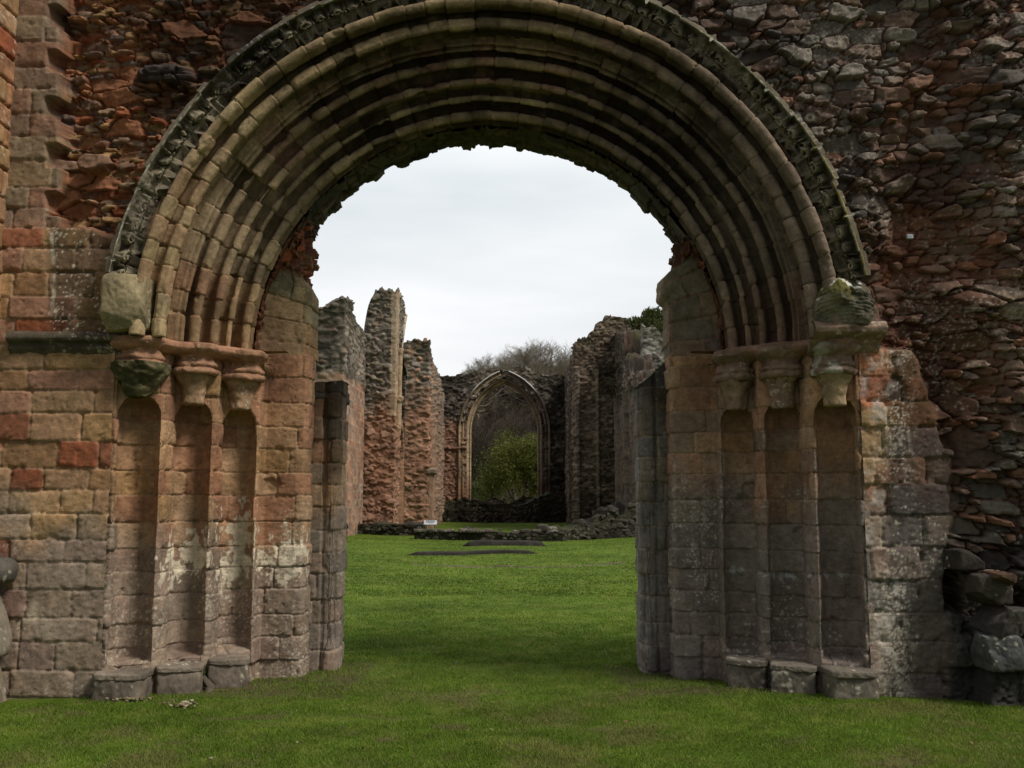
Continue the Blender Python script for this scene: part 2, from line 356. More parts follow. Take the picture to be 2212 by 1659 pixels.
# ---------------- front walls (heightfields with real relief)
def front_wall(side):
    res = .0115
    if side < 0: xs = np.arange(-4.75, CXA + .002, res)
    else: xs = np.arange(CXA, 4.95, res)
    zs = np.arange(-.25, 6.95, res)
    X, Z = np.meshgrid(xs, zs, indexing='ij'); P = np.stack([X, np.full_like(X, YF), Z], -1).astype(np.float32)
    px, py = pxc(X, YF, Z); n1 = fbm(P, 1.6, 4, 70 + side); n2 = fbm(P, 5, 3, 75 + side)
    rr = np.hypot(X - CXA, np.maximum(Z - Z0, 0))
    if side < 0:
        hA, CA, RA, jeA = ashlar_surface(P, X, Z, 101, (.17, .235), (.26, .62), [TAN, (.25, .115, .075), PINK, TAN, (.30, .20, .13), (.27, .165, .10), RED, (.29, .185, .12), (.30, .195, .115)], er=1.1)
        hR, face, RR = rubble(P, X, Z, 120, big=(.30, .125), small=(.15, .052), pbig=.30, depth=.05)
        CR = palette(RR, [(.24, .12, .075), (.17, .11, .08), (.27, .15, .09), RED, (.21, .15, .105), (.13, .10, .085), OCHRE], .6)
        CR = mix3(CR, (.27, .10, .055), (1 - face) * .8)
        # ashlar field: below the string course; the quoin column; the dark patch beside the hood
        step = 116 + 13 * np.sign(np.sin(Z * 15.0)) + 6 * n2
        quoin = ss(step + 5, step - 5, px)
        patch = ss(-6, 6, py - 478 - 25 * n1 - ss(150, 260, px) * 35) * ss(-5, 5, 250 - px)
        A = np.clip(np.maximum(np.maximum(ss(725, 735, py), quoin), patch), 0, 1)
        dk = ss(-.25, .35, n1 + ss(330, 40, py) * .9 * ss(230, 380, px) - .15)       # black weathering high on the wall
        CR = lerp_field(CR, CR * np.array((.30, .29, .28)), dk * ss(120, 300, px + 120 * n1 + (300 - py) * .5) * .9)
        stain = ss(470, 500, py) * ss(733, 722, py) * ss(95, 125, px + 10 * n2)
        CA = lerp_field(CA, CA * .22 + .01, stain * (.75 + .2 * n2)); CA = mix3(CA, LIM, stain * (lichen(P, .03, .25, 7)) * .8)
        CA = mix3(CA, LIM, ss(6, 2, np.abs(px - 116 + 4 * n2)) * ss(490, 520, py) * ss(700, 680, py) * ss(-.1, .3, n2) * .7)
        CA = weather_low(P, CA, px, py, 201, -1)
        # quoins greyer than the core
        CA = lerp_field(CA, CA * .30 + np.array((.12, .105, .08)), quoin * ss(500, 470, py) * (.70 + .28 * (RA[..., 0] > .25)))
        # lime patch bottom left
        lp = ss(.0, .35, n2 + .5 - np.abs(py - 1345) / 90. - np.abs(px - 110) / 170.)
        CA = mix3(CA, (.42, .36, .28), lp * .6)
        rec = .17 + .05 * n1 + .10 * ss(300, 130, px) * ss(430, 300, py)
        h = np.where(A > .5, hA, hR - rec * (1 - A)); h = hA * A + (hR - rec) * (1 - A)
        # big single stones standing out of the core
        for (bx, by, bw, bh, o) in ((192, 345, 32, 22, .16), (350, 150, 62, 20, .14), (330, 60, 45, 30, .05), (160, 20, 45, 20, .06)):
            k = ss(1.15, .75, (np.abs((px - bx) / bw) ** 3 + np.abs((py - by) / bh) ** 3) ** (1 / 3.) + .15 * n2)
            h = h + k * o * (1 - A)
            if o > .1: CR = lerp_field(CR, CR * 0 + (np.array((.19, .12, .085)) if bx < 300 else np.array((.05, .045, .045))), k * .8)
        C = lerp_field(CR, CA, A)
    else:
        hA, CA, RA, jeA = ashlar_surface(P, X, Z, 301, (.20, .27), (.22, .5), [(.30, .20, .13), (.22, .15, .11), (.30, .17, .11), (.26, .16, .10), (.17, .13, .11)], er=1.5)
        hR, face, RR = rubble(P, X, Z, 320, big=(.27, .135), small=(.135, .075), pbig=.26, depth=.055, rough=1.1)
        CR = palette(RR, [(.19, .165, .14), (.17, .12, .095), (.22, .185, .155), (.20, .115, .08), (.15, .135, .12), (.18, .125, .10)], .7)
        CR = mix3(CR, (.155, .08, .056), (1 - ss(.2, .8, face)) * .85); CR = lerp_field(CR, CR * np.array((1.0, .82, .74)), ss(.0, .35, fbm(P, 1.1, 3, 333)) * .8)
        # red recess running down the middle
        redz = np.exp(-((px - 1990 - 40 * n1 + (py - 500) * .05) / 85.) ** 2) * ss(250, 420, py) * ss(1180, 1000, py)
        CR = lerp_field(CR, CR * .4 + np.array((.12, .05, .033)), redz * .75)
        dk = ss(-.1, .4, n1 + ss(350, 60, py) * .8 * ss(1700, 1500, px)); CR = lerp_field(CR, CR * .40, dk * .85); CR = CR * (1 - .2 * ss(500, 150, py))[..., None]
        edge = piece(py, [(0, 1850), (735, 1850), (742, 1975), (800, 1995), (900, 2030), (1000, 2060), (1120, 2065), (1190, 2050), (1600, 2045)])
        A = ss(745, 760, py + 8 * n2) * ss(edge + 14, edge - 14, px + 9 * n2)
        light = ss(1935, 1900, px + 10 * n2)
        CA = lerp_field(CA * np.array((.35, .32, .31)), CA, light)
        top = light * ss(930, 880, py); CA = lerp_field(CA, CA * .3 + np.array((.23, .085, .05)), top * (py < 880) * .9)
        mid = light * ss(870, 900, py) * ss(1020, 1000, py); CA = lerp_field(CA, CA * .4 + np.array((.21, .15, .09)), mid * .8)
        CA = weather_low(P, CA, px, py, 401, 1)
        CA = mix3(CA, LIM, lichen(P, .03, .0, 17) * ss(1.0, .2, np.abs(px - 1930) / 60.) * .65)
        CA = mix3(CA, (.45, .42, .38), ss(.2, .5, fbm(P, 9, 4, 66) + .35 * ss(120, 0, np.abs(py - 1290)) * ss(60, 10, np.abs(px - 1900))) * ss(1850, 1870, px) * ss(1960, 1930, px) * .6)
        prot = .30 * ss(1990, 2200, px + 55 * n1) * ss(-50, 250, py + 60 * n1) + .07 * ss(.0, .5, n1) + .10 * fbm(P, 2.6, 3, 77)
        rec = .12 + .16 * redz
        h = hA * A + (hR * (1 + .35 * ss(1990, 2150, px)) - rec + prot) * (1 - A)
        # shadowed slot and ledge low down on the right
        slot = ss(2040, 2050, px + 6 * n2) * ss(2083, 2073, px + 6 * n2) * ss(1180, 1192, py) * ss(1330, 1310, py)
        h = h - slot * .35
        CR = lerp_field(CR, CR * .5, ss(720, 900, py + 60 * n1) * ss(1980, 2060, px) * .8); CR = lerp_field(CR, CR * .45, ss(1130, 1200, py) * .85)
        hB, CB, RB, jeB = ashlar_surface(P, X * 1.0, Z, 351, (.22, .34), (.3, .5), [(.045, .042, .038), (.06, .055, .05), (.035, .033, .03), (.09, .088, .085)], (.03, .028, .025), joint=.03, er=2.6)
        Bm = ss(2040, 2052, px + 5 * n2) * ss(1325, 1340, py + 30 * n1); st_ = .10 + .22 * ss(2098, 2106, px + 4 * n2) + .08 * (RB[..., 3] - .5)
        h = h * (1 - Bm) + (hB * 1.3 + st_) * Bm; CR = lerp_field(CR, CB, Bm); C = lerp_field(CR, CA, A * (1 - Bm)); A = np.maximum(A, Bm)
        for (bx, by) in ((1735, 240), (1757, 243)):
            k = ss(3.5, 1.5, np.abs(np.hypot(px - bx, (py - by)) - 6)); C = mix3(C, LIM, k * .6)
        C = mix3(C, LIM, lichen(P, .03, .35, 27) * .35 * (1 - A))
    P2 = P.copy(); P2[..., 1] -= h
    ov = (1 - A) * np.clip(h + .12, -.15, .6)
    P2[..., 2] -= ov * .14; P2[..., 0] += (1 - A) * .03 * fbm(P, 7, 3, 91 + side)
    keep = ~((rr < 3.12) & (Z > Z0)) & ~((np.abs(X - CXA) < 3.085) & (Z <= Z0))
    return P2, C, keep
lw = thing('ruined_wall', 'left wall of the west front, warm squared sandstone under red broken rubble', 'ruined wall')
P, C, k = front_wall(-1); facing = grid_obj('wall_masonry', P, C, M_STONE, lw, mask=k, flip=False)
rw = thing('ruined_wall', 'right wall of the west front, dark grey and red jagged rubble core', 'ruined wall')
P, C, k = front_wall(1); grid_obj('wall_masonry', P, C, M_STONE, rw, mask=k, flip=False)

# body of the wall behind the face, so that it is solid from any side
def body(parent, x0, x1, z0, z1, y0=8.55, y1=9.75):
    y0 = 8.95
    b = Bag(); add_block(b, ((x0 + x1) / 2, (y0 + y1) / 2, (z0 + z1) / 2), ((x1 - x0) / 2, (y1 - y0) / 2, (z1 - z0) / 2), (.13, .10, .08), p=30, amp=.03, ns=3, seed=3, res=.12)
    return b.build('wall_core', M_STONE, parent)
body(lw, -5.2, CXA - 3.08, -.3, 6.9, 8.6, 9.7); body(rw, CXA + 3.08, 5.4, -.3, 6.9, 8.6, 9.7)

# ---------------- string course on the left and the buttress
def lathe_bar(x0, x1, prof, y, seed, col, res=.012, ends=True):
    """prof: list of (proj, z) moulding section; bar runs along x"""
    pr, s = resample(prof, res); xs = np.arange(x0, x1, res)
    X, I = np.meshgrid(xs, np.arange(len(pr)), indexing='ij')
    P = np.stack([X, y - pr[I, 0], pr[I, 1]], -1).astype(np.float32)
    nn = normals(P); nn = nn if nn[..., 1].mean() < 0 else -nn
    e = fbm(P, 5, 4, seed)
    P = P + nn * (.012 * e + .004 * fbm(P, 25, 2, seed + 1) - .03 * ss(.3, .6, e))[..., None]
    C = np.array(col, np.float32) * (1 + .5 * fbm(P, 8, 4, seed + 2))[..., None]
    C = mix3(C, LIM, lichen(P, .03, .2, seed) * .5)
    return P, C
def wz(py, Y=YF): return wp(1106, py, Y)[1]
zt = wz(722); zb = wz(742)
P, C = lathe_bar(-4.18, -3.03, [(0, zt + .03), (.05, zt + .015), (.085, zt - .01), (.095, zt - .04), (.08, zt - .065), (.04, zt - .075), (.03, zt - .10), (.05, zt - .115), (.0, zt - .17)], YF + .01, 500, (.085, .07, .052))
grid_obj('string_course', P, C, M_STONE, lw)
# right moulded shelf under the carved stop
xr0, _ = wp(1755, 715, 8.05); xr1, _ = wp(1912, 715, 8.05)
P, C = lathe_bar(xr0, xr1, [(-.1, 3.06), (.10, 3.05), (.19, 3.03), (.235, 2.985), (.22, 2.94), (.15, 2.915), (.09, 2.90), (.05, 2.86), (-.0, 2.80), (-.1, 2.78)], YF, 510, (.20, .145, .11))
grid_obj('string_course', P, C, M_STONE, rw)

def buttress():
    b = Bag()
    z = 3.02; i = 0; rs = random.Random(5)
    while z < 6.9:
        hh = rs.uniform(.17, .24); y = 7.25
        while y < 8.22:
            d = min(rs.uniform(.25, .5), 8.26 - y)
            col = rs.choice([(.32, .18, .11), (.30, .19, .12), TAN, (.26, .10, .06)])
            add_block(b, (-4.70 + rs.uniform(-.006, .006), y + d / 2, z + hh / 2), (.42, d / 2 - .003, hh / 2 - .003), col, p=14, amp=.008, ns=7, seed=i, res=.035); y += d; i += 1
        z += hh
    o = b.build('buttress', M_STONE, lw); o['label'] = 'pinkish buttress corner at the left edge of the wall'
buttress()
def broken_base():
    b = Bag()
    x, z = wp(0, 1380, 7.95)
    add_block(b, (-4.38, 7.9, .12), (.34, .33, .42), (.19, .155, .12), p=7, amp=.03, ns=3, seed=11, res=.014, cuts=6, shear=-.28)
    add_block(b, (-4.32, 7.95, .68), (.26, .24, .32), (.22, .19, .15), p=6, amp=.03, ns=4, seed=12, res=.014, cuts=6, shear=-.34)
    o = b.build('broken_plinth', M_BASE, lw); o['label'] = 'sloping broken plinth spotted with white lichen at the lower left corner'
    b = Bag(); x, z = wp(4, 1235, 8.05)
    add_block(b, (x - .04, 8.08, z), (.12, .14, .10), (.10, .09, .075), p=2.6, amp=.02, ns=6, seed=13, res=.015)
    o = b.build('projecting_stone', M_BASE, lw); o['label'] = 'dark rounded stone sticking out at the left edge'
broken_base()
def right_blocks():
    b = Bag(); DK = .5
    for (px, py, hw, hh, Y, col, s) in ((2152, 1275, .13, .115, 7.80, (.10, .085, .07), 21), (2095, 1210, .10, .075, 7.97, (.07, .06, .05), 22), (2196, 1350, .16, .11, 7.72, (.10, .09, .08), 23),
                                        (2176, 1412, .15, .13, 7.74, (.085, .085, .083), 24), (2170, 1250, .07, .045, 7.7, (.16, .10, .07), 27)):
        x, z = wp(px, py, Y); add_block(b, (x, Y + .2, z), (hw, .22, hh), tuple(c * (1. if s == 24 else DK) for c in col), p=14, amp=.022, ns=5, seed=s, res=.011, cuts=4, rot=(0, .03 * (s % 3 - 1), .1 * (s % 4 - 1.5)))
    o = b.build('broken_masonry', M_BASE, rw); o['label'] = 'dark squared blocks sticking out low down on the right wall'
right_blocks()
x, z = wp(1964, 512, 8.28)
b = Bag(); add_block(b, (x, 8.27, z), (.028, .012, .020), (.42, .44, .46), p=12, amp=.001, seed=1, res=.005); o = b.build('metal_plate', M_STONE, rw); o['label'] = 'small pale metal survey plate fixed in red rubble'

# ------------------------------------------------------------------ the doorway
door = thing('stone_archway', 'round moulded Romanesque archway with carved hood and empty shaft niches', 'archway')
def arc(c, r, a0, a1, n=9):
    a = np.radians(np.linspace(a0, a1, n)); return [(c[0] + r * math.cos(t), c[1] - r * math.sin(t)) for t in a]
# profile coordinates are (radius, depth y); arcs: 0 deg = outwards, 90 = towards the viewer, 180 = inwards
ring_defs = {
 0: [(2.99, 8.14), (2.96, 8.20), (2.925, 8.18), (2.925, 8.10)] + arc((2.868, 8.02), .044, 5, 175) + [(2.812, 8.08), (2.85, 8.15), (2.86, 8.22), (2.81, 8.235), (2.785, 8.17), (2.772, 8.115), (2.745, 8.09), (2.69, 8.085), (2.668, 8.105), (2.665, 8.14), (2.73, 8.19), (2.785, 8.25), (2.77, 8.32), (2.70, 8.345)],
 1: [(2.72, 8.34)] + arc((2.655, 8.365), .018, 60, 230, 6) + [(2.685, 8.395)] + arc((2.625, 8.415), .016, 60, 230, 6) + [(2.66, 8.45), (2.69, 8.51), (2.65, 8.58), (2.595, 8.56), (2.582, 8.50)] + arc((2.53, 8.465), .041, 20, 205) + [(2.51, 8.53), (2.57, 8.59), (2.57, 8.67), (2.50, 8.70), (2.445, 8.66)] + arc((2.402, 8.595), .033, 30, 210) + [(2.40, 8.65), (2.46, 8.71), (2.46, 8.78)],
 2: [(2.45, 8.76), (2.40, 8.80), (2.352, 8.79)] + arc((2.318, 8.76), .030, 50, 225) + [(2.33, 8.82), (2.38, 8.89), (2.37, 8.97), (2.30, 8.99), (2.255, 8.95)] + arc((2.20, 8.88), .044, 30, 208) + [(2.17, 8.93), (2.23, 8.98), (2.24, 9.03), (2.17, 9.06)],
}
pals = [[(.34, .255, .165), (.33, .25, .155), (.33, .23, .15), (.35, .27, .17), (.29, .225, .145)], [(.29, .20, .14), (.30, .22, .15), (.26, .20, .135), (.28, .185, .135), (.33, .25, .17)], [(.34, .265, .175), (.31, .24, .16), (.27, .21, .14), (.26, .20, .14)]]
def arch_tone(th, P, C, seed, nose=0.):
    """colour of the ring stones: warm on the left, black algae with painted hollow shade over the crown, grey brown on the right"""
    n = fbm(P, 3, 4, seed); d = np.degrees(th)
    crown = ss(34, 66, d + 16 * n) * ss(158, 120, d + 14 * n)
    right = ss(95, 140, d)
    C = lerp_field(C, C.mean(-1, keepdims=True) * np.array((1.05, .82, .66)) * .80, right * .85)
    # dark algae streaks, with hollow shade painted in; the worn noses stay pale
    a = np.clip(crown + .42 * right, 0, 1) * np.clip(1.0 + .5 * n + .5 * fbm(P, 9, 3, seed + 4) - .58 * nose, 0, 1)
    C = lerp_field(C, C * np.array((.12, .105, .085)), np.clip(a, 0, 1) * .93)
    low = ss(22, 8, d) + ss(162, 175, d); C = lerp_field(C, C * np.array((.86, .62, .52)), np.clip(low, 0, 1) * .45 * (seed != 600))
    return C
def ring(idx, prof, seed, res=.0085, vl=(.16, .27)):
    pr, s = resample(prof, .0075); rm = pr[:, 0].mean(); L_ = math.pi * rm
    v = np.arange(0, L_ + .002, res); v = np.linspace(0, L_, len(v)); th = v / rm
    S, T = np.meshgrid(np.arange(len(pr)), th, indexing='ij')
    r = pr[S, 0]; y = pr[S, 1]
    rs = np.random.RandomState(seed); js = [0.]
    while js[-1] < L_ + .3: js.append(js[-1] + rs.uniform(*vl))
    js = np.array(js)
    P = np.stack([CXA - r * np.cos(T), y, Z0 + r * np.sin(T)], -1).astype(np.float32)
    vv = T * rm + .004 * fbm(P, 4, 2, seed + 1)
    c = np.clip(np.searchsorted(js, vv) - 1, 0, len(js) - 2); d = np.minimum(vv - js[c], js[c + 1] - vv)
    R = rs.rand(len(js), 6).astype(np.float32)[c]
    nn = normals(P); nn = nn if nn[..., 1].mean() < 0 else -nn
    je = ss(.001, .0065, d + .002 * fbm(P, 30, 2, seed + 2))
    left = ss(85, 50, np.degrees(T))
    h = -.011 * (1 - je) - .002 * np.exp(-d / .006) + (R[..., 2] - .5) * .008 * (1 + left) + .006 * fbm(P, 7, 3, seed + 3) + .0025 * fbm(P, 35, 2, seed + 4)
    # broken noses: a few voussoirs have lost their outer skin
    brk = ((R[..., 4] > .80) & (R[..., 5] < .75)) * left
    bn = ss(.1, .4, fbm(P, 5, 3, seed + 5) + (R[..., 3] - .35))
    h = h - .022 * ss(.12, .5, fbm(P, 13, 3, seed + 21)) * np.exp(-d / .022)
    h = h - brk * bn * .035
    h = h - .02 * ss(.42, .6, fbm(P, 3.2, 4, seed + 8))
    P2 = P + nn * h[..., None]
    P2[..., 0] += ((R[..., 3] - .5) * .015 * -np.cos(T)); P2[..., 2] += ((R[..., 3] - .5) * .015 * np.sin(T))
    C = palette(R, pals[idx], .28) * (1 + .28 * fbm(P, 5, 3, seed + 6) + .12 * fbm(P, 30, 2, seed + 7))[..., None]
    C = mix3(C, (.30, .16, .10), (1 - je) * .7 * (fbm(P, 2, 2, seed) > -.1))
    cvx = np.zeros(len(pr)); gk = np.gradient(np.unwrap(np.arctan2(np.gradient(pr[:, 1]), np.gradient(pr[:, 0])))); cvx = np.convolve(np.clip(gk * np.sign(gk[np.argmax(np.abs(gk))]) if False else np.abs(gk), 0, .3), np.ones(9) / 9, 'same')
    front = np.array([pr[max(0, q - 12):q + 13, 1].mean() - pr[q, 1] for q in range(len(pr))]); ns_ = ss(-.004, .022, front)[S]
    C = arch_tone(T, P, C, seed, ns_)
    # pale worn arrises on the front-most rolls over the crown
    nose = ss(.0, .35, fbm(P, 14, 3, seed + 9, (.6, 1, .6)))
    C = mix3(C, (.20, .185, .145), nose * ss(60, 90, np.degrees(T)) * ss(.0, -.75, nn[..., 1]) * .0)
    o = grid_obj('arch_order', P2, C, M_STONE, door); return o
lab = ['outermost moulded ring of the arch', 'middle moulded ring of the arch', 'inner moulded ring of the arch']
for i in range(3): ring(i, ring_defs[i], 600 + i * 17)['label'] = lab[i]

def soffit():
    # plain rear ring with a ragged back edge
    prof = [(2.15, 9.05), (2.165, 9.10), (2.17, 9.62), (2.20, 9.68), (2.34, 9.70), (2.9, 9.72), (3.7, 9.74)]
    pr, s = resample(prof, .014); rm = 2.15; th = np.linspace(0, math.pi, 620)
    S, T = np.meshgrid(np.arange(len(pr)), th, indexing='ij'); r = pr[S, 0]; y = pr[S, 1].copy()
    P = np.stack([CXA - r * np.cos(T), y, Z0 + r * np.sin(T)], -1).astype(np.float32)
    nn = normals(P); nn = nn if nn[5, :, :][..., 2].mean() < 0 else -nn
    h, face, R = rubble(P, T * rm, S * .014, 650, big=(.2, .2), small=(.10, .08), depth=.03, rough=.8)
    edge = ss(9.35, 9.6, y)
    rag = fbm(P, 3.0, 3, 655) * .035 + (hrand(np.floor(T * 16).astype(np.int64), np.zeros(T.shape, np.int64), 3) - .5) * .045
    P2 = P + nn * (h * .6 + rag * edge)[..., None]
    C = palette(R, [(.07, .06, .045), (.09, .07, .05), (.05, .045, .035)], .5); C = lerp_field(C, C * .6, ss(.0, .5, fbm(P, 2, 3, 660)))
    lowl = ss(40, 28, np.degrees(T)) + ss(145, 158, np.degrees(T)); C = lerp_field(C, np.broadcast_to(np.array((.15, .065, .042)), C.shape) * (1 + .5 * fbm(P, 8, 3, 6))[..., None], np.clip(lowl, 0, 1) * .8)
    grid_obj('soffit', P2, C, M_STONE, door)
    # outer back of the wall above the arch
soffit()
def back_core():
    """wall between the two faces above the arch, clear of the opening"""
    th = np.linspace(0, math.pi, 90); pr = [(2.75, 8.5), (3.1, 8.8), (4.0, 8.95), (4.0, 9.72), (3.4, 9.73)]
    pr, _ = resample(pr, .15)
    S, T = np.meshgrid(np.arange(len(pr)), th, indexing='ij'); r = pr[S, 0]
    P = np.stack([CXA - r * np.cos(T), pr[S, 1], Z0 + r * np.sin(T)], -1).astype(np.float32)
    grid_obj('wall_core', P, np.full(P.shape, .06, np.float32) * np.array((1.1, .95, .8)), M_STONE, door)
back_core()

# springers of the innermost, mostly fallen order
def springer(side):
    prof = [(2.17, 9.19), (2.10, 9.20), (1.78, 9.20), (1.72, 9.215), (1.69, 9.26), (1.685, 9.62), (1.72, 9.68), (2.3, 9.70)]
    pr, s = resample(prof, .010); tmax = rad(37 if side < 0 else 34); rm = 1.95; th = np.linspace(0, tmax, int(tmax * rm / .009))
    S, T = np.meshgrid(np.arange(len(pr)), th, indexing='ij'); r = pr[S, 0].copy(); y = pr[S, 1]
    P = np.stack([CXA + side * r * np.cos(T), y, Z0 + r * np.sin(T)], -1).astype(np.float32)
    d = np.degrees(T); n = fbm(P, 4, 3, 700 + side)
    if side < 0:
        # dressed stones to 18 degrees, broken rubble above, dying into the soffit
        k = ss(20, 24, d + 2 * n) * .28 + ss(27, 37, d + 2 * n) * .72
    else:
        k = -.16 * ss(17, 20.5, d) * ss(28, 25, d) + ss(25.5, 27.0, d + 1.5 * n) * .5 + ss(28, 34, d + 2 * n) * .5
    rv = np.where(r < 2.1, 2.12 - (2.12 - r) * np.clip((2.12 - 1.69 / np.cos(np.minimum(T, rad(30)))) / (2.12 - 1.69), .1, 1), r)     # broken back to a near vertical inner edge
    r2 = rv + (2.22 - rv) * k
    P[..., 0] = CXA + side * r2 * np.cos(T); P[..., 2] = Z0 + r2 * np.sin(T)
    hR, face, RR = rubble(P, s[S], T * rm, 710, big=(.2, .12), small=(.09, .045), depth=.04)
    hA, CA, RA, je = ashlar_surface(P, s[S] + .3, T * rm, 715 + side, (.19, .25), (.27, .55), [(.30, .215, .14), (.25, .20, .13), TAN, (.22, .19, .13)] if side < 0 else [(.17, .135, .10), (.19, .14, .10), (.15, .125, .095)], (.24, .14, .09))
    q = ss(.12, .3, np.abs(k)) if side < 0 else ss(.1, .3, k)
    nn = normals(P); nn = nn if nn[:len(s) // 3, :, 1].mean() < 0 else -nn
    P2 = P + nn * (hA * (1 - q) + hR * 1.2 * q)[..., None]
    CR = palette(RR, [(.26, .10, .06), (.17, .08, .055), (.20, .12, .08)], .5) * (1 if side < 0 else .45)
    C = lerp_field(CA, CR, q)
    if side < 0: C = lerp_field(C, C * .35, ss(1.80, 1.70, r) * ss(9.5, 9.2, y) * ss(-.2, .4, fbm(P, 3, 3, 5)) * .7)
    o = grid_obj('springer', P2, C, M_STONE, door)
    o['label'] = 'plain springer stones of the fallen inner order, %s side' % ('left' if side < 0 else 'right')
springer(-1); springer(1)

# ---------------- jambs
NICHE = [((2.905, 8.30), .155), ((2.555, 8.615), .142), ((2.225, 8.915), .135)]
def jamb(side):
    # plan outline with niches, and the same outline with the niches filled (chord); tags mark the niches
    seg = []   # (r, y, r_flat, y_flat, niche index or -1)
    def pt(r, y, k=-1, f=None): seg.append((r, y, (f or (r, y))[0], (f or (r, y))[1], k))
    pt(3.14, 8.222); pt(3.066, 8.215)
    ends = [((3.06, 8.25), (2.75, 8.37)), ((2.695, 8.58), (2.415, 8.68)), ((2.36, 8.87), (2.09, 8.97))]
    for k, ((c, r), (e0, e1)) in enumerate(zip(NICHE, ends)):
        # semicircle from e0 round the back (+y) to e1
        m = ((e0[0] + e1[0]) / 2, (e0[1] + e1[1]) / 2); hx = np.array(e0) - np.array(m); R_ = np.hypot(*hx)
        perp = np.array((hx[1], -hx[0])) / R_; perp = perp if perp[1] > 0 else -perp
        n = 25
        for q in range(n):
            a = math.pi * q / (n - 1); ca_, sa_ = math.cos(a), math.sin(a); p = np.array(m) + hx * math.copysign(abs(ca_) ** .62, ca_) + perp * R_ * 1.45 * sa_ ** .62
            fl = np.array(e0) * (1 - q / (n - 1)) + np.array(e1) * (q / (n - 1))
            pt(p[0], p[1], k, tuple(fl))
        if k == 0: pt(2.735, 8.40); pt(2.715, 8.425); pt(2.70, 8.52)
        if k == 1: pt(2.40, 8.70); pt(2.375, 8.73); pt(2.365, 8.82)
        if k == 2: pt(2.082, 9.0); pt(2.08, 9.17); pt(2.06, 9.20); pt(1.78, 9.20); pt(1.72, 9.215); pt(1.69, 9.26); pt(1.685, 9.50)
    A = np.array(seg, np.float32)
    dl = np.concatenate([[0], np.cumsum(np.hypot(np.diff(A[:, 0]), np.diff(A[:, 1])))])
    n = int(dl[-1] / .0085); s = np.linspace(0, dl[-1], n)
    r, y, rf, yf = (np.interp(s, dl, A[:, q]) for q in range(4)); kk = A[np.clip(np.searchsorted(dl, s - 1e-6), 0, len(dl) - 1), 4]
    mid = [dl[A[:, 4] == q].mean() for q in range(3)]; half = [np.ptp(dl[A[:, 4] == q]) / 2 for q in range(3)]
    zs = np.arange(-.2, Z0 + .02, .0085)
    S, Zg = np.meshgrid(np.arange(n), zs, indexing='ij')
    blend = np.zeros(S.shape, np.float32); head = np.zeros(S.shape, np.float32)
    for q in range(3):
        sel = (kk == q)[S]; t = (s[S] - mid[q]) / half[q]
        ztop = [2.43, 2.41, 2.39][q] - .12 * (np.abs(np.sin(np.clip(t, -1, 1) * math.pi / 2)) ** .62) ** 6
        blend = np.where(sel, np.maximum(blend, ss(ztop - .01, ztop + .03, Zg)), blend)
        blend = np.where(sel, np.maximum(blend, ss(.30, .26, Zg)), blend)
    R2 = r[S] * (1 - blend) + rf[S] * blend; Y2 = y[S] * (1 - blend) + yf[S] * blend
    # slight lean of old masonry
    P = np.stack([CXA + side * (R2), Y2, Zg], -1).astype(np.float32)
    # weathered piers between the niches: some lengths broken back
    n1 = fbm(P, 3, 4, 730 + side)
    pier = np.zeros(S.shape, np.float32)
    for q in range(2):
        c0 = (mid[q] + half[q] + mid[q + 1] - half[q + 1]) / 2; pier = np.maximum(pier, np.exp(-((s[S] - c0) / .07) ** 4))
    lossz = ss(.0, .25, vnoise(Zg * 2.3, Zg * 0 + side, S * 0.0, 9) + .15 * n1 - .05) * ss(2.1, 1.8, Zg)
    hA, C, RA, je = ashlar_surface(P, s[S], Zg, 740 + side, (.185, .235), (.30, .60), [(.335, .22, .14), (.31, .195, .125), (.31, .18, .12), TAN, (.30, .175, .115), (.34, .23, .15)] if side < 0 else [(.27, .185, .125), (.26, .16, .11), (.29, .185, .12), (.22, .16, .12)], er=1.)
    nn = normals(P); nn = nn if nn[: int(n * .15), :, 1].mean() < 0 else -nn
    h = hA - pier * lossz * (.022 + .02 * n1)
    h = h - .03 * ss(.45, .6, n1) * ss(2.3, 2.0, Zg)
    P2 = P + nn * h[..., None]
    px, py = pxc(P[..., 0], P[..., 1], P[..., 2])
    fresh = pier * lossz * ss(1350, 1150, py)
    C = lerp_field(C, C * .5 + np.array((.16, .075, .045)), np.clip(fresh, 0, 1) * .6)
    C = weather_low(P, C, px, py, 750 + side, side)
    if side < 0:
        for (ax, ay, bx_, by_) in ((412, 1195, 55, 42), (515, 1175, 42, 70), (612, 1200, 50, 50), (372, 1230, 22, 42), (488, 1245, 16, 40), (520, 1225, 45, 22)):
            d = np.hypot((px - ax) / bx_, (py - ay) / by_)
            C = mix3(C, (.62, .55, .44), ss(.0, .14, .58 - d * .62 + 1.2 * fbm(P, 17, 4, 760, (1.3, 1.3, .85)) - .35 * (1 - je) - .25 * np.abs(RA[..., 2] - .5)) * (d < 1.6) * .9)
        dkk = ss(820, 900, py + 40 * n1) * ss(1000, 900, py) * ss(705, 735, px); C = lerp_field(C, C * .35, dkk * .7)
    else:
        for (ax, ay, bx_, by_) in ((1705, 1245, 36, 18), (1820, 1240, 42, 16), (1600, 1230, 20, 14)):
            d = np.hypot((px - ax) / bx_, (py - ay) / by_)
            C = mix3(C, (.45, .44, .41), ss(.0, .2, .35 - d * .6 + .8 * fbm(P, 9, 4, 761, (1.5, 1.5, .7))) * (d < 1.6) * .7)
        C = lerp_field(C, np.maximum(C, 0) * np.array((.9, .95, 1.03)), ss(1050, 1200, py + 60 * n1) * .4)
    o = grid_obj('jamb', P2, C, M_STONE, door); o['label'] = 'stepped %s jamb with three hollow shaft niches' % ('left' if side < 0 else 'right')
    return o
jl, jr = jamb(-1), jamb(1)

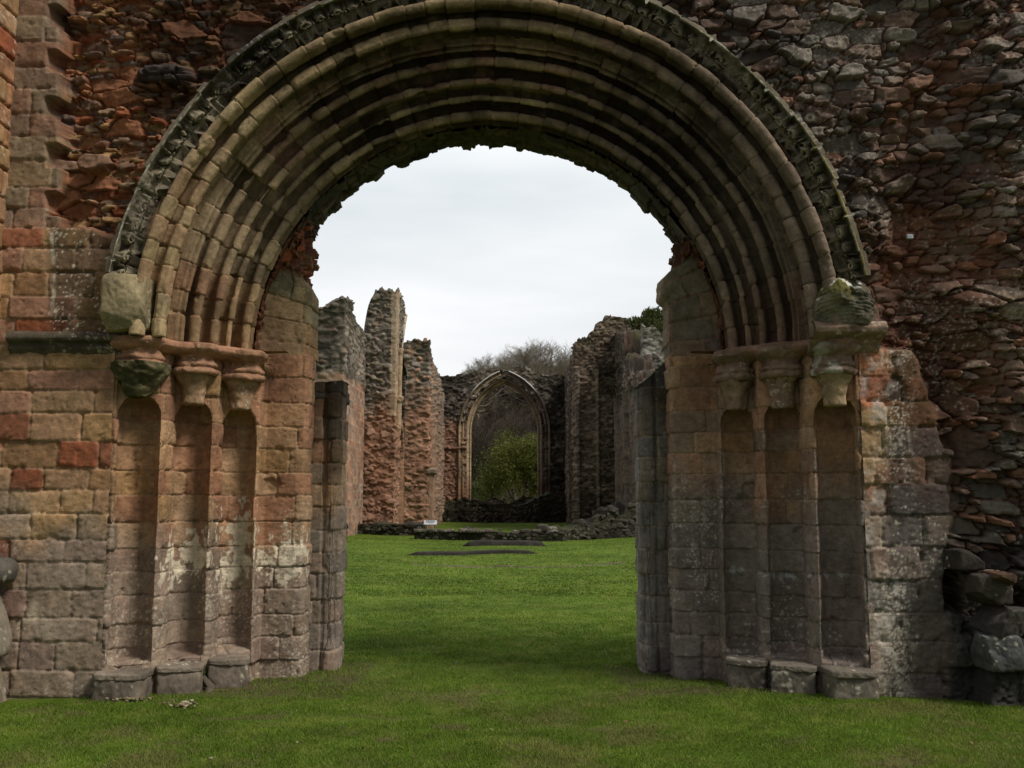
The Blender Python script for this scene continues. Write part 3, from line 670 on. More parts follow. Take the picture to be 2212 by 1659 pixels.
def rear_jamb(side):
    """lower outer rebate behind the doorway, ending in a broken flat top"""
    prof = [(1.84, 9.50), (1.80, 9.54), (1.60, 9.54), (1.585, 9.565), (1.57, 9.545)] + arc((1.50, 9.58), .055, 120, -20, 8)[::1]
    prof = [(1.84, 9.50), (1.80, 9.54), (1.60, 9.54), (1.588, 9.57), (1.575, 9.54)] + [(1.55, 9.515), (1.51, 9.505), (1.465, 9.52), (1.44, 9.56), (1.45, 9.60), (1.43, 9.63), (1.43, 9.9), (1.47, 9.93), (1.46, 10.15), (1.52, 10.3), (1.9, 10.32), (3.4, 10.32), (3.4, 9.7)]
    pr, s = resample(prof, .011); zs = np.arange(-.2, 3.1, .011)
    S, Zg = np.meshgrid(np.arange(len(pr)), zs, indexing='ij')
    r = pr[S, 0]; y = pr[S, 1]
    if side < 0: top = 2.72 + .0 * r
    else: top = np.where(r < 1.8, 2.66 + (r - 1.42) * .9, 3.0)
    nst = fbm(np.stack([r, y, r * 0], -1), 6, 2, 5) * .02
    Zc = np.minimum(Zg, top + nst)
    # behind the frontage the masonry is broken lower
    low = piece(y, [(9.6, 3.2), (9.92, 3.2), (9.95, 1.45), (10.3, 1.2)]); low = np.where(r > 1.85, 3.2, low)
    if side > 0: low = low * 0 + 3.2
    Zc = np.minimum(Zc, low)
    P = np.stack([CXA + side * r, y, Zc], -1).astype(np.float32)
    Pn = np.stack([CXA + side * r, y, Zg], -1).astype(np.float32); nn = normals(Pn); nn = nn if nn[: len(s) // 8, :, 1].mean() < 0 else -nn
    n1 = fbm(P, 3, 4, 770 + side)
    # broken-away length where the shaft is missing low down
    shaft = ss(1.60, 1.55, r) * ss(9.7, 9.6, y)
    zbrk = ss(1.75, 1.45, Zg) * ss(.15, .3, Zg)
    hA, C, RA, je = ashlar_surface(P, s[S], Zg, 780 + side, (.19, .25), (.22, .5), [(.24, .17, .12), (.29, .18, .12), (.20, .155, .115), (.27, .19, .125)] if side < 0 else [(.16, .14, .12), (.15, .14, .13), (.18, .145, .11)])
    P2 = P + nn * (hA - shaft * zbrk * (.035 + .03 * n1))[..., None]
    P2[..., 2] = np.where(Zg > Zc + .001, Zc, P2[..., 2])
    px, py = pxc(P[..., 0], P[..., 1], P[..., 2])
    C = weather_low(P, C, px, py, 790 + side, side)
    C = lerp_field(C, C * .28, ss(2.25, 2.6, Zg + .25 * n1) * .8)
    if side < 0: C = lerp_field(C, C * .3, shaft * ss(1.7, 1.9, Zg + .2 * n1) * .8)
    C = mix3(C, (.35, .33, .29), lichen(P, .035, .4, 31) * .5)
    # cap
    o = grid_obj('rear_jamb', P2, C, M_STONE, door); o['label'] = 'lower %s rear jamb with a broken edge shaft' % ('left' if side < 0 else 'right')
    b = Bag(); zt_ = 2.68 if side < 0 else 2.75
    add_block(b, (CXA + side * 1.9, 9.92, zt_ - .06), (.44, .37, .07), (.06, .055, .045), p=10, amp=.02, ns=5, seed=7 + side, res=.02, rot=(0, 0 if side < 0 else -.45, 0))
    q = b.build('coping_stone', M_BASE, o)
rear_jamb(-1); rear_jamb(1)

# ---------------- capitals, imposts and bases
def lathe(c, prof, seed, amp, col, seglen=.012, sq=2.6, lobes=0, lobe_amp=0., dark=0.):
    pr, s = resample(prof, seglen); R_ = max(p[0] for p in prof); nu = int(2 * math.pi * R_ / seglen)
    a = np.linspace(0, 2 * math.pi, nu, endpoint=False); A, S = np.meshgrid(a, np.arange(len(pr)), indexing='ij')
    ca, sa = np.cos(A), np.sin(A); k = (np.abs(ca) ** sq + np.abs(sa) ** sq) ** (-1 / sq)
    t = (pr[:, 1] - pr[:, 1].min()) / np.ptp(pr[:, 1]); kk = 1 + (k - 1) * ss(.45, .7, t)[S]
    r = pr[S, 0] * kk * (1 + lobe_amp * np.cos(A * lobes) * np.exp(-((t[S] - .42) / .2) ** 2))
    P = np.stack([c[0] + r * ca, c[1] + r * sa, pr[S, 1]], -1).astype(np.float32)
    d = np.stack([ca, sa, 0 * sa], -1); e = fbm(P, 6, 4, seed); e2 = fbm(P, 18, 3, seed + 1)
    amp = max(amp, .012); P = P + d * (amp * e + amp * .8 * (1 - 2 * np.abs(fbm(P, 13, 3, seed + 6))) + amp * .35 * e2 - .04 * ss(.38, .5, fbm(P, 5, 3, seed + 7)) - amp * 1.2 * ss(.25, .55, fbm(P, 4, 3, seed + 3)))[..., None]; P[..., 2] += amp * .5 * e2
    C = np.array(col, np.float32) * (1 + .45 * fbm(P, 7, 4, seed + 2))[..., None]
    if dark: C = lerp_field(C, C * 0 + np.array((.045, .045, .022)), ss(.1, -.2, fbm(P, 8, 4, seed + 8)) * dark)
    C = mix3(C, LIM, lichen(P, .03, .55, seed) * .5)
    return P, C
def capital(side, q):
    c, r = NICHE[q]; cx = CXA + side * c[0]; cy = c[1] - .02
    zc = [2.42, 2.40, 2.38][q] + (0 if side < 0 else -.03 * (2 - q)); worn = (side < 0 and q == 0)
    col = (.27, .18, .12) if side < 0 else (.19, .135, .10)
    bell = [(.001, zc), (.075, zc), (.088, zc + .01), (.085, zc + .08), (.10, zc + .17), (.145, zc + .25), (.155, zc + .27), (.001, zc + .28)]
    if worn: bell = [(.001, zc + .02), (.07, zc + .02), (.11, zc + .08), (.16, zc + .17), (.20, zc + .25), (.20, zc + .30), (.001, zc + .31)]
    P, C = lathe((cx, cy), bell, 800 + q + side * 7, .035 if worn else .008, (.12, .10, .06) if worn else (col if (q or side < 0) else (.30, .225, .15)), dark=.85 if worn else (.25 if side < 0 else 0), lobes=4, lobe_amp=.12 if q == 2 else .04, sq=2.2)
    o = grid_obj('capital', P, C, M_STONE, jl if side < 0 else jr, cu=True, flip=True)
    nm = ['outermost', 'middle', 'innermost'][q]
    o['label'] = '%s capital of the %s jamb, %s' % (nm, 'left' if side < 0 else 'right', 'eroded dark and mossy' if worn else ('ragged and lichened' if (side > 0 and q == 0) else 'bell shaped and worn'))
    z = zc + .27; w_ = .195
    ab = [(.10, z), (.175, z - .015), (w_, z + .01), (w_ - .005, z + .035), (w_ - .03, z + .05), (w_ - .012, z + .065), (w_ - .012, z + .085), (w_ - .035, z + .10), (w_ - .05, z + .14), (w_ - .01, z + .175), (w_ + .015, z + .205), (w_ + .01, z + .25), (.10, z + .265)]
    ab = [(a, min(b_, Z0 + .012)) for a, b_ in ab]
    P, C = lathe((cx, cy + .01), ab, 830 + q + side * 7, .018, (.28, .17, .115) if side < 0 else (.17, .12, .09), sq=3.2)
    if q == 0 and side > 0: C = mix3(C, (.40, .38, .33), ss(.0, .4, fbm(P, 9, 4, 77)) * .8)
    grid_obj('abacus', P, C, M_STONE, o, cu=True, flip=True)
for sd_ in (-1, 1):
    for q in range(3): capital(sd_, q)
def impost(side):
    """wavy slab that links the capitals under the arch rings"""
    path = [(3.10, 8.17), (2.98, 8.09), (2.80, 8.13), (2.71, 8.27), (2.60, 8.38), (2.45, 8.47), (2.36, 8.60), (2.26, 8.70), (2.14, 8.80), (2.10, 8.95), (2.10, 9.12)]
    pp, s = resample(path, .010)
    pr, t = resample([(-.25, Z0 + .012), (.0, Z0 + .008), (.03, Z0 - .01), (.035, Z0 - .045), (.01, Z0 - .075), (-.03, Z0 - .095), (-.10, Z0 - .11)], .009)
    S, T = np.meshgrid(np.arange(len(pp)), np.arange(len(pr)), indexing='ij')
    tan = np.gradient(pp, axis=0); tan /= np.linalg.norm(tan, axis=1, keepdims=True); nrm = np.stack([tan[:, 1], -tan[:, 0]], -1); nrm = np.where((nrm[:, 1:2] > 0), -nrm, nrm)
    wob = 1 + .0 * s
    r = pp[S, 0] + nrm[S, 0] * pr[T, 0]; y = pp[S, 1] + nrm[S, 1] * pr[T, 0]
    P = np.stack([CXA + side * r, y, pr[T, 1]], -1).astype(np.float32)
    n = fbm(P, 4, 4, 850 + side); P[..., 1] += n * .03 ; P[..., 2] += fbm(P, 5, 3, 852) * .012 * (T > len(pr) * .3)
    C = np.array((.30, .175, .12) if side < 0 else (.18, .115, .085), np.float32) * (1 + .4 * fbm(P, 7, 4, 854))[..., None]
    grid_obj('impost', P, C, M_STONE, jl if side < 0 else jr)
impost(-1); impost(1)
def bases(side):
    specs = [((2.93, 8.25), (.185, .18), .135), ((2.57, 8.54), (.175, .19), .135), ((2.245, 8.82), (.16, .18), .135)]
    for q, ((r, y), (hx, hy), hz) in enumerate(specs):
        cx = CXA + side * r; b = Bag(); col = (.155, .13, .105) if side < 0 else (.125, .11, .09)
        zt_ = .22 + .012 * q if side < 0 else .24
        add_block(b, (cx, y + .02, zt_ / 2 - .10), (hx, hy, zt_ / 2 + .06), col, p=12, amp=.022, ns=4, seed=860 + q + side * 5, res=.010, cuts=0, rot=(0, 0, side * (-.25 if q else 0)))
        add_block(b, (cx, y + .015, zt_ - .03), (hx + .012, hy + .01, .028), tuple(1.15 * c for c in col), p=6, amp=.016, ns=6, seed=870 + q + side * 5, res=.010, cuts=0, rot=(0, .02, side * (-.3 if q else 0)))
        o = b.build('shaft_base', M_BASE, jl if side < 0 else jr)
        P = superbox((cx, y + .08, zt_ + .005), (hx * .75, hy * .7, .02), 3., amp=.01, ns=9, seed=q, res=.015)
        bb = Bag(); bb.add(P, grid_faces(P.shape[0], P.shape[1], 0, True)[:, ::-1], (np.array((.20, .17, .115) if side < 0 else (.12, .115, .06)) * (1 + .4 * fbm(P, 9, 3, 3))[..., None]).reshape(-1, 3)); bb.build('shaft_seat', M_BASE, o) if False else None
        if side > 0 and q == 0: o['label'] = 'right shaft base with a pale whitened front'
bases(-1); bases(1)

# ---------------- hood mould with carved foliage, and its two stops
def hood():
    res = .0062; r0, r1 = 3.20, 2.955
    RM = lambda q: 3.0 + (q - 3.0) * .74
    prof = [(3.215, 8.22), (3.21, 8.06), (3.205, 7.99), (3.19, 7.965), (3.172, 7.985), (3.15, 8.04), (3.10, 8.075), (3.055, 8.085), (3.02, 8.05), (3.005, 8.07), (3.0, 8.14), (2.97, 8.2)]
    pr, s = resample(prof, res); a0, a1 = rad(9.5), rad(171.0); rm = 3.08
    th = np.linspace(a0, a1, int((a1 - a0) * rm / res)); S, T = np.meshgrid(np.arange(len(pr)), th, indexing='ij')
    r = pr[S, 0]; y = pr[S, 1]; P = np.stack([CXA - RM(r) * np.cos(T), y, Z0 + RM(r) * np.sin(T)], -1).astype(np.float32)
    u = T * rm; per = .15; k = np.floor(u / per); uu = (u / per - k - .5) * per; tt = r - 3.09
    K = k.astype(np.int64); j1 = hrand(K, K * 0 + 1, 3) - .5; j2 = hrand(K, K * 0 + 2, 4) - .5
    j3 = .8 + .5 * hrand(K, K * 0 + 3, 5); wx = (uu + .03 * fbm(P, 12, 3, 880) + j1 * .03) * j3; wt = (tt + .022 * fbm(P, 14, 3, 882) + j2 * .018) * j3
    # scroll: a curl round a boss, plus a leaf point that reaches over the hollow
    rho = np.hypot(wx, wt); ang = np.arctan2(wt, wx)
    curl = ss(.017, .009, np.abs(rho - .036 - .012 * ang / math.pi)); boss = ss(.022, .012, rho)
    stem = np.exp(-((wt - .055 + .9 * np.abs(wx + .03) * .8) / .014) ** 2) * (wx > -.07) + .9 * np.exp(-((wt + .055 - .5 * np.abs(wx - .02)) / .010) ** 2)
    leaf = np.exp(-((wx - .062 - .5 * wt) / .012) ** 2) * ss(.075, .04, np.abs(tt))
    band = ss(3.178, 3.165, r) * ss(3.0, 3.012, r)
    f = np.clip(np.maximum.reduce([curl, boss * .9, stem * .8, leaf]), 0, 1) * band
    deg = np.degrees(T); n = fbm(P, 3, 3, 884)
    lost = ss(42, 43, deg) * ss(47, 46, deg) + ss(.35, .5, n)
    f = f * (1 - np.clip(lost, 0, 1) * .8)
    nn = normals(P); nn = nn if nn[..., 1].mean() < 0 else -nn
    h = f * .06 - band * (1 - f) * .085 * (1 - lost) + .009 * fbm(P, 22, 3, 886) + .012 * fbm(P, 6, 3, 888)
    js = np.abs(((u / .62) % 1) - .5) * .62; jn = ss(.31 - .02, .31 - .006, js); h = h - jn * .03 * (1)
    P2 = P + nn * h[..., None]
    off = (hrand(np.floor(u / .62 + .5).astype(np.int64), K * 0, 9) - .5) * .03; P2[..., 0] -= off * np.cos(T); P2[..., 2] += off * np.sin(T)
    C = np.array((.115, .098, .072), np.float32) * (1 + .5 * fbm(P, 7, 4, 890))[..., None]
    C = lerp_field(C, C * 1.5 + np.array((.035, .032, .02)), f * .7)
    left = ss(60, 30, deg); C = lerp_field(C, C * 1.6 + .02, left * .7)
    C = lerp_field(C, C * .3, ss(42, 43, deg) * ss(56, 54, deg) * .8)
    fil = ss(3.175, 3.19, r) * (y < 8.03)
    C = mix3(C, (.45, .44, .36), fil * ss(-.25, .25, fbm(P, 12, 3, 892)) * .75 * (1 - ss(40, 43, deg) * ss(60, 55, deg)))
    C = mix3(C, (.20, .16, .03), fil * ss(140, 155, deg) * .6)
    C = mix3(C, (.55, .54, .48), lichen(P, .028, .45, 893) * .3)
    o = grid_obj('hood_mould', P2, C, M_STONE, door); o['label'] = 'hood moulding carved with curling leaves around the arch'
hood()
def stops():
    # left: plain worn block with a broken lower face
    Y = 7.98; b = Bag()
    x, z = wp(268, 650, Y)
    add_block(b, (x - .015, Y + .14, z), (.175, .175, .225), (.26, .215, .14), p=9, amp=.022, ns=5, seed=901, res=.010,
              planes=(((-.2, -.8, -.75), 1.12), ((.75, -.5, -.6), 1.25), ((-.9, -.2, -.6), 1.22), ((.2, -.9, .35), 1.12)))
    x, z = wp(298, 610, Y); P = superbox((x, Y + .10, z + .01), (.055, .075, .10), 2.3, amp=.006, ns=8, seed=5, res=.01)
    b.add(P, grid_faces(P.shape[0], P.shape[1], 0, True)[:, ::-1], (np.array((.31, .26, .17)) * (1 + .3 * fbm(P, 9, 3, 4))[..., None]).reshape(-1, 3))
    o = b.build('hood_stop', M_STONE, door); o['label'] = 'pale block with a broken face ending the hood on the left'
    b = Bag(); Y = 7.94
    x, z = wp(1832, 648, Y)
    P = superbox((x, Y + .16, z), (.235, .17, .20), 5, amp=.035, ns=5, seed=903, res=.008, planes=(((.5, -.6, .75), .80), ((-.75, -.2, .7), .85), ((-.4, -.8, -.5), .9)))
    lz = P[..., 2] - z; lx = P[..., 0] - x; n = fbm(P, 5, 4, 12)
    dr = (np.abs(np.sin(lz * 105 + 22 * lx * lx * 4 + 5 * n)) ** .7) * .016 * ss(.06, -.02, lz)     # hanging folds under the head
    lump = np.exp(-((lx + .09) ** 2 + (lz - .03) ** 2) / .011) * .075; hol = np.exp(-((lx - .05) ** 2 + (lz - .06) ** 2) / .0022) * .09; lf = np.exp(-((lx - .13) ** 2 + (lz - .08) ** 2) / .003) * .05
    P[..., 1] += -dr - lump + hol - lf - .02 * (1 - 2 * np.abs(fbm(P, 16, 3, 44))) * ss(.0, .06, lz)
    C = np.array((.16, .145, .11)) * (1 + .5 * fbm(P, 9, 3, 4))[..., None]; C = lerp_field(C, C * .35, ss(.1, .4, n) * .7)
    moss = ss(.0, .08, lz + .05 * n) * ss(.10, .02, lx); C = mix3(C, (.085, .075, .018), moss * .85); C = mix3(C, (.030, .028, .016), ss(-.1, .3, fbm(P, 11, 3, 9)) * ss(-.03, .04, lz) * ss(.09, .05, lz) * .8)
    C = mix3(C, (.60, .60, .54), ss(.12, .20, fbm(P, 14, 2, 19)) * ss(.10, .14, lz)); C = mix3(C, (.22, .19, .03), ss(.05, .3, fbm(P, 9, 2, 29)) * ss(.08, .13, lz) * .6)
    b.add(P, grid_faces(P.shape[0], P.shape[1], 0, True)[:, ::-1], C.reshape(-1, 3))
    o = b.build('hood_stop', M_STONE, door); o['label'] = 'mossy eroded carved head ending the hood on the right'
stops()

# ------------------------------------------------------------------ ruins beyond the arch
def ruin(name, label, cat, A, B, thick, tops, seed, pal, parent=None, zb=-.3, res=.07, feat=None, dark=.3, red=.0, smooth_face=None, jag=.35, scale=1., holes=None, qdrop=0., qpow=1.):
    """solid wall from A to B; body extends to the right-hand side of A->B by thick. tops: [(t, z)...]"""
    A = np.array(A, float); B = np.array(B, float); L_ = np.linalg.norm(B - A); d = (B - A) / L_; nn_ = np.array((d[1], -d[0]))
    n = max(4, int(L_ / res)); m = max(3, int(thick / res))
    t = np.linspace(0, 1, n); q = np.linspace(0, 1, m)
    def topz(tt, qq):
        s_ = tt * L_; X_ = A[0] + d[0] * s_ + nn_[0] * qq * thick; Y_ = A[1] + d[1] * s_ + nn_[1] * qq * thick
        z = np.interp(tt, [a for a, _ in tops], [b for _, b in tops])
        st = hrand(np.floor(X_ * 2.1 + 50).astype(np.int64), np.floor(Y_ * 2.1).astype(np.int64), seed) - .5
        st2 = hrand(np.floor(X_ * 5 + 50).astype(np.int64), np.floor(Y_ * 5).astype(np.int64), seed) - .5
        return z - qdrop * qq ** qpow + jag * (.55 * st + .3 * st2 + .5 * vnoise(X_ * 1.1, Y_ * 1.1, X_ * 0, seed))
    # perimeter
    per = [(tt, 0.) for tt in t] + [(1., qq) for qq in q[1:-1]] + [(tt, 1.) for tt in t[::-1]] + [(0., qq) for qq in q[::-1][1:-1]]
    per = np.array(per); TT, QQ = per[:, 0], per[:, 1]
    tz = topz(TT, QQ); rows = int((tz.max() - zb) / (res * .8)); v = np.linspace(0, 1, rows)
    X = A[0] + d[0] * TT * L_ + nn_[0] * QQ * thick; Y = A[1] + d[1] * TT * L_ + nn_[1] * QQ * thick
    I, J = np.meshgrid(np.arange(len(per)), np.arange(rows), indexing='ij')
    Zfull = zb + (tz.max() - zb) * v[J]; Z = np.minimum(Zfull, tz[I])
    P = np.stack([X[I], Y[I], Z], -1).astype(np.float32)
    ulen = np.concatenate([[0], np.cumsum(np.hypot(np.diff(X), np.diff(Y)))])[I]
    Pv = np.stack([X[I], Y[I], Zfull], -1); nrm = normals(Pv, cu=True)
    cen = np.array((X.mean(), Y.mean())); outw = ((P[..., :2] - cen) * nrm[..., :2]).sum(-1)
    if outw.mean() < 0: nrm = -nrm
    h, face, R = rubble(P, ulen, P[..., 2], seed, big=(.40 * scale, .22 * scale), small=(.24 * scale, .145 * scale), pbig=.3, depth=.05, rough=.35)
    h = h + .08 * fbm(P, .8, 4, seed + 70) + .02 * (1 - 2 * np.abs(fbm(P, 2.2, 3, seed + 71)))
    C = palette(R, pal, 1.3) * (1 + .3 * fbm(P, .9, 3, seed))[..., None]
    C = mix3(C, np.array((.30, .25, .19)) * (.9 if np.mean(pal) > .12 else .28), (1 - ss(.1, .8, face)) * .6)
    n1 = fbm(P, .55, 4, seed + 2)
    dk = np.clip(ss(-.15, .3, n1 + dark - .3) , 0, 1); C = lerp_field(C, C * .34, dk * .85)
    topd = ss(1.2, .2, tz[I] - P[..., 2]); C = lerp_field(C, C * .5 + np.array((.03, .03, .015)), topd * .6)
    side_ = QQ[I] == 0.
    C = mix3(C, (.40, .37, .31), lichen(P * .35, .045, .5, seed) * .4)
    if feat is not None:
        h, C = feat(P, TT[I] * L_, QQ[I] * thick, h, C, n1, side_)
    keep = None
    if holes is not None: keep = ~holes(P, TT[I] * L_, QQ[I] * thick)
    taper = ss(.0, .1, tz[I] - Zfull + .15)
    P2 = P + nrm * (h * taper)[..., None]
    b = Bag(); F = grid_faces(len(per), rows, 0, True)
    if keep is not None: F = F[keep.reshape(-1)[F].all(1)]
    # drop collapsed faces above the top
    zz = P2.reshape(-1, 3)[:, 2]; full = Zfull.reshape(-1); tzz = tz[I].reshape(-1); ok = (full[F].min(1) <= tzz[F].max(1))
    F = F[ok]; b.add(P2, F, C.reshape(-1, 3))
    Tc, Qc = np.meshgrid(t, q, indexing='ij'); Zc = topz(Tc, Qc)
    Xc = A[0] + d[0] * Tc * L_ + nn_[0] * Qc * thick; Yc = A[1] + d[1] * Tc * L_ + nn_[1] * Qc * thick
    Pc = np.stack([Xc, Yc, Zc], -1).astype(np.float32)
    hc, fc, Rc = rubble(Pc, Xc, Yc, seed + 5, big=(.42, .3), small=(.24, .18), pbig=.4, depth=.075, rough=.9); Pc[1:-1, 1:-1, 2] += hc[1:-1, 1:-1] * 1.3
    Cc_ = palette(Rc, pal, .7) * .55 * (.4 + .6 * fc)[..., None]; Cc_ = mix3(Cc_, (.055, .06, .025), ss(.0, .4, fbm(Pc, 1.2, 3, seed)) * .7)
    b.add(Pc, grid_faces(n, m)[:, ::-1], Cc_.reshape(-1, 3))
    o = b.build(name, M_FAR, parent)
    if label: o['label'] = label
    if cat: o['category'] = cat
    return o
PINKW = [(.36, .21, .14), (.30, .18, .125), (.38, .25, .175), (.24, .17, .13), (.33, .17, .11)]
GREYW = [(.17, .145, .12), (.20, .17, .14), (.14, .12, .10), (.22, .185, .15), (.17, .12, .09)]
DARKW = [(.095, .072, .058), (.12, .09, .072), (.075, .06, .05), (.14, .11, .085), (.12, .078, .058)]

def pointed(t, z, c, hw, zs, rise):
    """signed 'inside' of a pointed opening centred at c"""
    Rr = (hw * hw + rise * rise) / (2 * hw); a = np.abs(t - c)
    return np.where(z < zs, hw - a, Rr - np.hypot(a + (Rr - hw), z - zs))

def feat1(P, s_, q_, h, C, n1, front):
    z = P[..., 2]
    sm = ss(6.6, 6.2, z + .4 * n1)        # smooth pinkish ashlar low down on the end and side
    A = ashlar(P[..., 1] + P[..., 0], z, 41, (.26, .36), (.4, .8))
    CA = palette(A['R'], PINKW, .4) * (1 + .25 * n1)[..., None]; CA = mix3(CA, (.42, .32, .25), ss(.03, 0, A['d']) * .6)
    C = lerp_field(C, CA, sm * .9); h = h * (1 - .75 * sm)
    return h, C
ruin('ruined_wall', 'north nave wall remnant, stepped rubble top over smooth pink ashlar, nearest the arch on the left', 'ruined wall', (-6.45, 43.3), (-6.45, 37.9), 1.7 * -1 if False else 1.55,
     [(0, 8.5), (.25, 8.7), (.30, 9.4), (.6, 9.6), (.8, 9.75), (1, 9.6)], 1001, GREYW, feat=feat1, dark=.25) if False else None
# (A->B with the body on the right-hand side: walking towards -y the right-hand side is -x)
def L1():
    o = ruin('ruined_wall', 'stepped rubble wall above smooth pink ashlar, just inside the left jamb', 'ruined wall', (-6.45, 43.3), (-6.45, 37.9), 1.6, [(0, 8.6), (.3, 8.75), (.68, 8.95), (.72, 9.4), (1, 9.4)], 1001, GREYW, feat=feat1, dark=.15, jag=.35, qdrop=1.0)
L1()
def feat2(P, s_, q_, h, C, n1, front):
    z = P[..., 2]; y = P[..., 1]
    # rubble: black above, pink below
    pk = ss(6.2, 4.6, z + 1.2 * n1 - (P[..., 0] + 5.9) * .8); C = lerp_field(C, np.array((.33, .175, .115)) * (1 + .5 * fbm(P, 2, 3, 3))[..., None], pk * .75)
    # ashlar dressings along the inner edge and the springing of a lost window arch on the side face
    edge = ss(.45, .40, q_ * 0 + np.where(front, 9, np.abs(P[..., 0] + 5.12))) if False else (P[..., 0] > -5.35)
    wv = (z > 5.2)
    A = ashlar(y * 1.0, z, 43, (.28, .36), (.3, .6)); CA = palette(A['R'], [(.40, .30, .20), (.36, .27, .19), (.42, .33, .23)], .3); CA = mix3(CA, (.20, .14, .1), ss(.03, 0, A['d']) * .6)
    e = (edge & wv & (P[..., 1] < 44.6)).astype(np.float32); C = lerp_field(C, CA, e * .85); h = h * (1 - .8 * e)
    inside = pointed(y, z, 47.4, 2.2, 6.8, 3.4); side_ = (P[..., 0] > -5.2) & (y > 43.9)
    reveal = (side_ & (inside > 0)).astype(np.float32); h = h - reveal * .45; C = lerp_field(C, C * .0 + np.array((.10, .085, .07)), reveal * .8)
    rim = (side_ & (inside > -.35) & (inside <= 0) & (z > 5.4)).astype(np.float32); C = lerp_field(C, CA * 1.0, rim * .9); h = h * (1 - rim) + rim * .08
    # tall narrow doorway
    dd = pointed(y, z, 47.0, .95, 3.4, 1.6); dr = (side_ & (dd > 0)).astype(np.float32); C = lerp_field(C, np.broadcast_to(np.array((.15, .055, .04)), C.shape), dr); h = h * (1 - dr) - dr * .7
    ds = (side_ & (dd > -.3) & (dd <= 0)).astype(np.float32); C = lerp_field(C, CA * np.array((.95, .7, .6)), ds * .8); h = h * (1 - .8 * ds)
    return h, C
def L2():
    root = thing('ruined_pier', 'tallest broken wall pier on the left with pale window dressings on its edge', 'ruined pier')
    ruin('pier_masonry', None, None, (-5.12, 48.6), (-5.12, 43.5), 1.55, [(0, 7.6), (.30, 7.8), (.42, 8.2), (.48, 10.7), (.7, 10.95), (.9, 10.85), (1, 10.7)], 1011, GREYW, parent=root, feat=feat2, dark=.30, jag=.45, res=.05, qdrop=3.0, qpow=8.)
    # the half arch that still stands proud of the pier's inner edge
    Rr = (2.2 ** 2 + 3.4 ** 2) / (2 * 2.2); a = np.linspace(0, math.acos((Rr - 2.2) / Rr) * .93, 40)
    prof = [(.34, -.05), (.34, .10), (.24, .12), (.2, .05), (.14, .10), (.05, .06), (0, -.1), (-.02, -.5), (.3, -.5)]
    pr, s = resample(prof, .04); pth = [(45.2, 5.3), (45.2, 6.0)] + [(47.4 + (Rr - 2.2) - Rr * math.cos(t), 6.8 + Rr * math.sin(t)) for t in a]
    pp, ps = resample(pth, .05); tn = np.gradient(pp, axis=0); tn /= np.linalg.norm(tn, axis=1, keepdims=True); nr = np.stack([-tn[:, 1], tn[:, 0]], -1)
    S, T = np.meshgrid(np.arange(len(pp)), np.arange(len(pr)), indexing='ij')
    P = np.stack([-5.12 + pr[T, 1], pp[S, 0] + nr[S, 0] * pr[T, 0], pp[S, 1] + nr[S, 1] * pr[T, 0]], -1).astype(np.float32)
    P += .02 * np.stack([fbm(P, 3, 3, 5)] * 3, -1)
    j = (ps % .38 < .03)[S]; C = np.where(j[..., None], (.14, .10, .07), np.array((.40, .31, .21)) * (1 + .3 * fbm(P, 2, 3, 8))[..., None])
    o = grid_obj('window_arch', P, C, M_FAR, root, smooth=False); o['label'] = 'springing of a lost pointed window'
    # engaged shafts below
    for (y, z0_, z1_, rr_) in ((44.1, 4.6, 6.1, .13), (44.5, 5.0, 8.3, .09)):
        Pl, Cl = lathe((-5.06, y), [(.001, z0_), (rr_ * .8, z0_), (rr_, z0_ + .2), (rr_, z1_ - .3), (rr_ * 1.6, z1_ - .2), (rr_ * 1.8, z1_), (.001, z1_ + .02)], 5, .02, (.38, .27, .18), seglen=.05)
        grid_obj('wall_shaft', Pl, Cl, M_FAR, root, cu=True, flip=True)
L2()
def feat3(P, s_, q_, h, C, n1, front):
    z = P[..., 2]; y = P[..., 1]
    pk = ss(7.4, 5.6, z + 1.5 * n1); C = lerp_field(C, np.array((.34, .185, .12)) * (1 + .5 * fbm(P, 2, 3, 13))[..., None], pk * .75)
    side_ = (P[..., 0] > -4.8) & (y > 51.3)
    ribs = (np.abs((y - 51.8) % 2.6 - 1.3) < .16) & side_ & (z < 8.6); h = h + ribs * .22; C = lerp_field(C, np.broadcast_to(np.array((.24, .18, .135)), C.shape), ribs * .8)
    w_ = pointed(y, z, 57.4, .8, 5.2, 1.6); wi = (side_ & (w_ > 0) & (z > 3)).astype(np.float32); h = h - wi * .5; C = lerp_field(C, C * .3, wi)
    return h, C
def L3():
    root = thing('ruined_wall', 'left chancel wall of pink rubble running back to the east window', 'ruined wall')
    ruin('wall_masonry', None, None, (-4.80, 67.2), (-4.28, 51.0), 1.35, [(0, 9.1), (.35, 9.2), (.60, 9.2), (.8, 9.2), (.9, 9.4), (1, 9.55)], 1021, GREYW + PINKW[:2], parent=root, feat=feat3, dark=.22, jag=.45, res=.065)
    b = Bag(); add_block(b, (-4.15, 51.25, 1.35), (.17, .25, 1.5), (.30, .19, .135), p=10, amp=.03, ns=2, seed=3, res=.08); add_block(b, (-4.12, 51.25, 2.95), (.28, .34, .15), (.20, .15, .11), p=6, amp=.04, ns=3, seed=4, res=.06)
    b.build('wall_shaft', M_FAR, root)
L3()
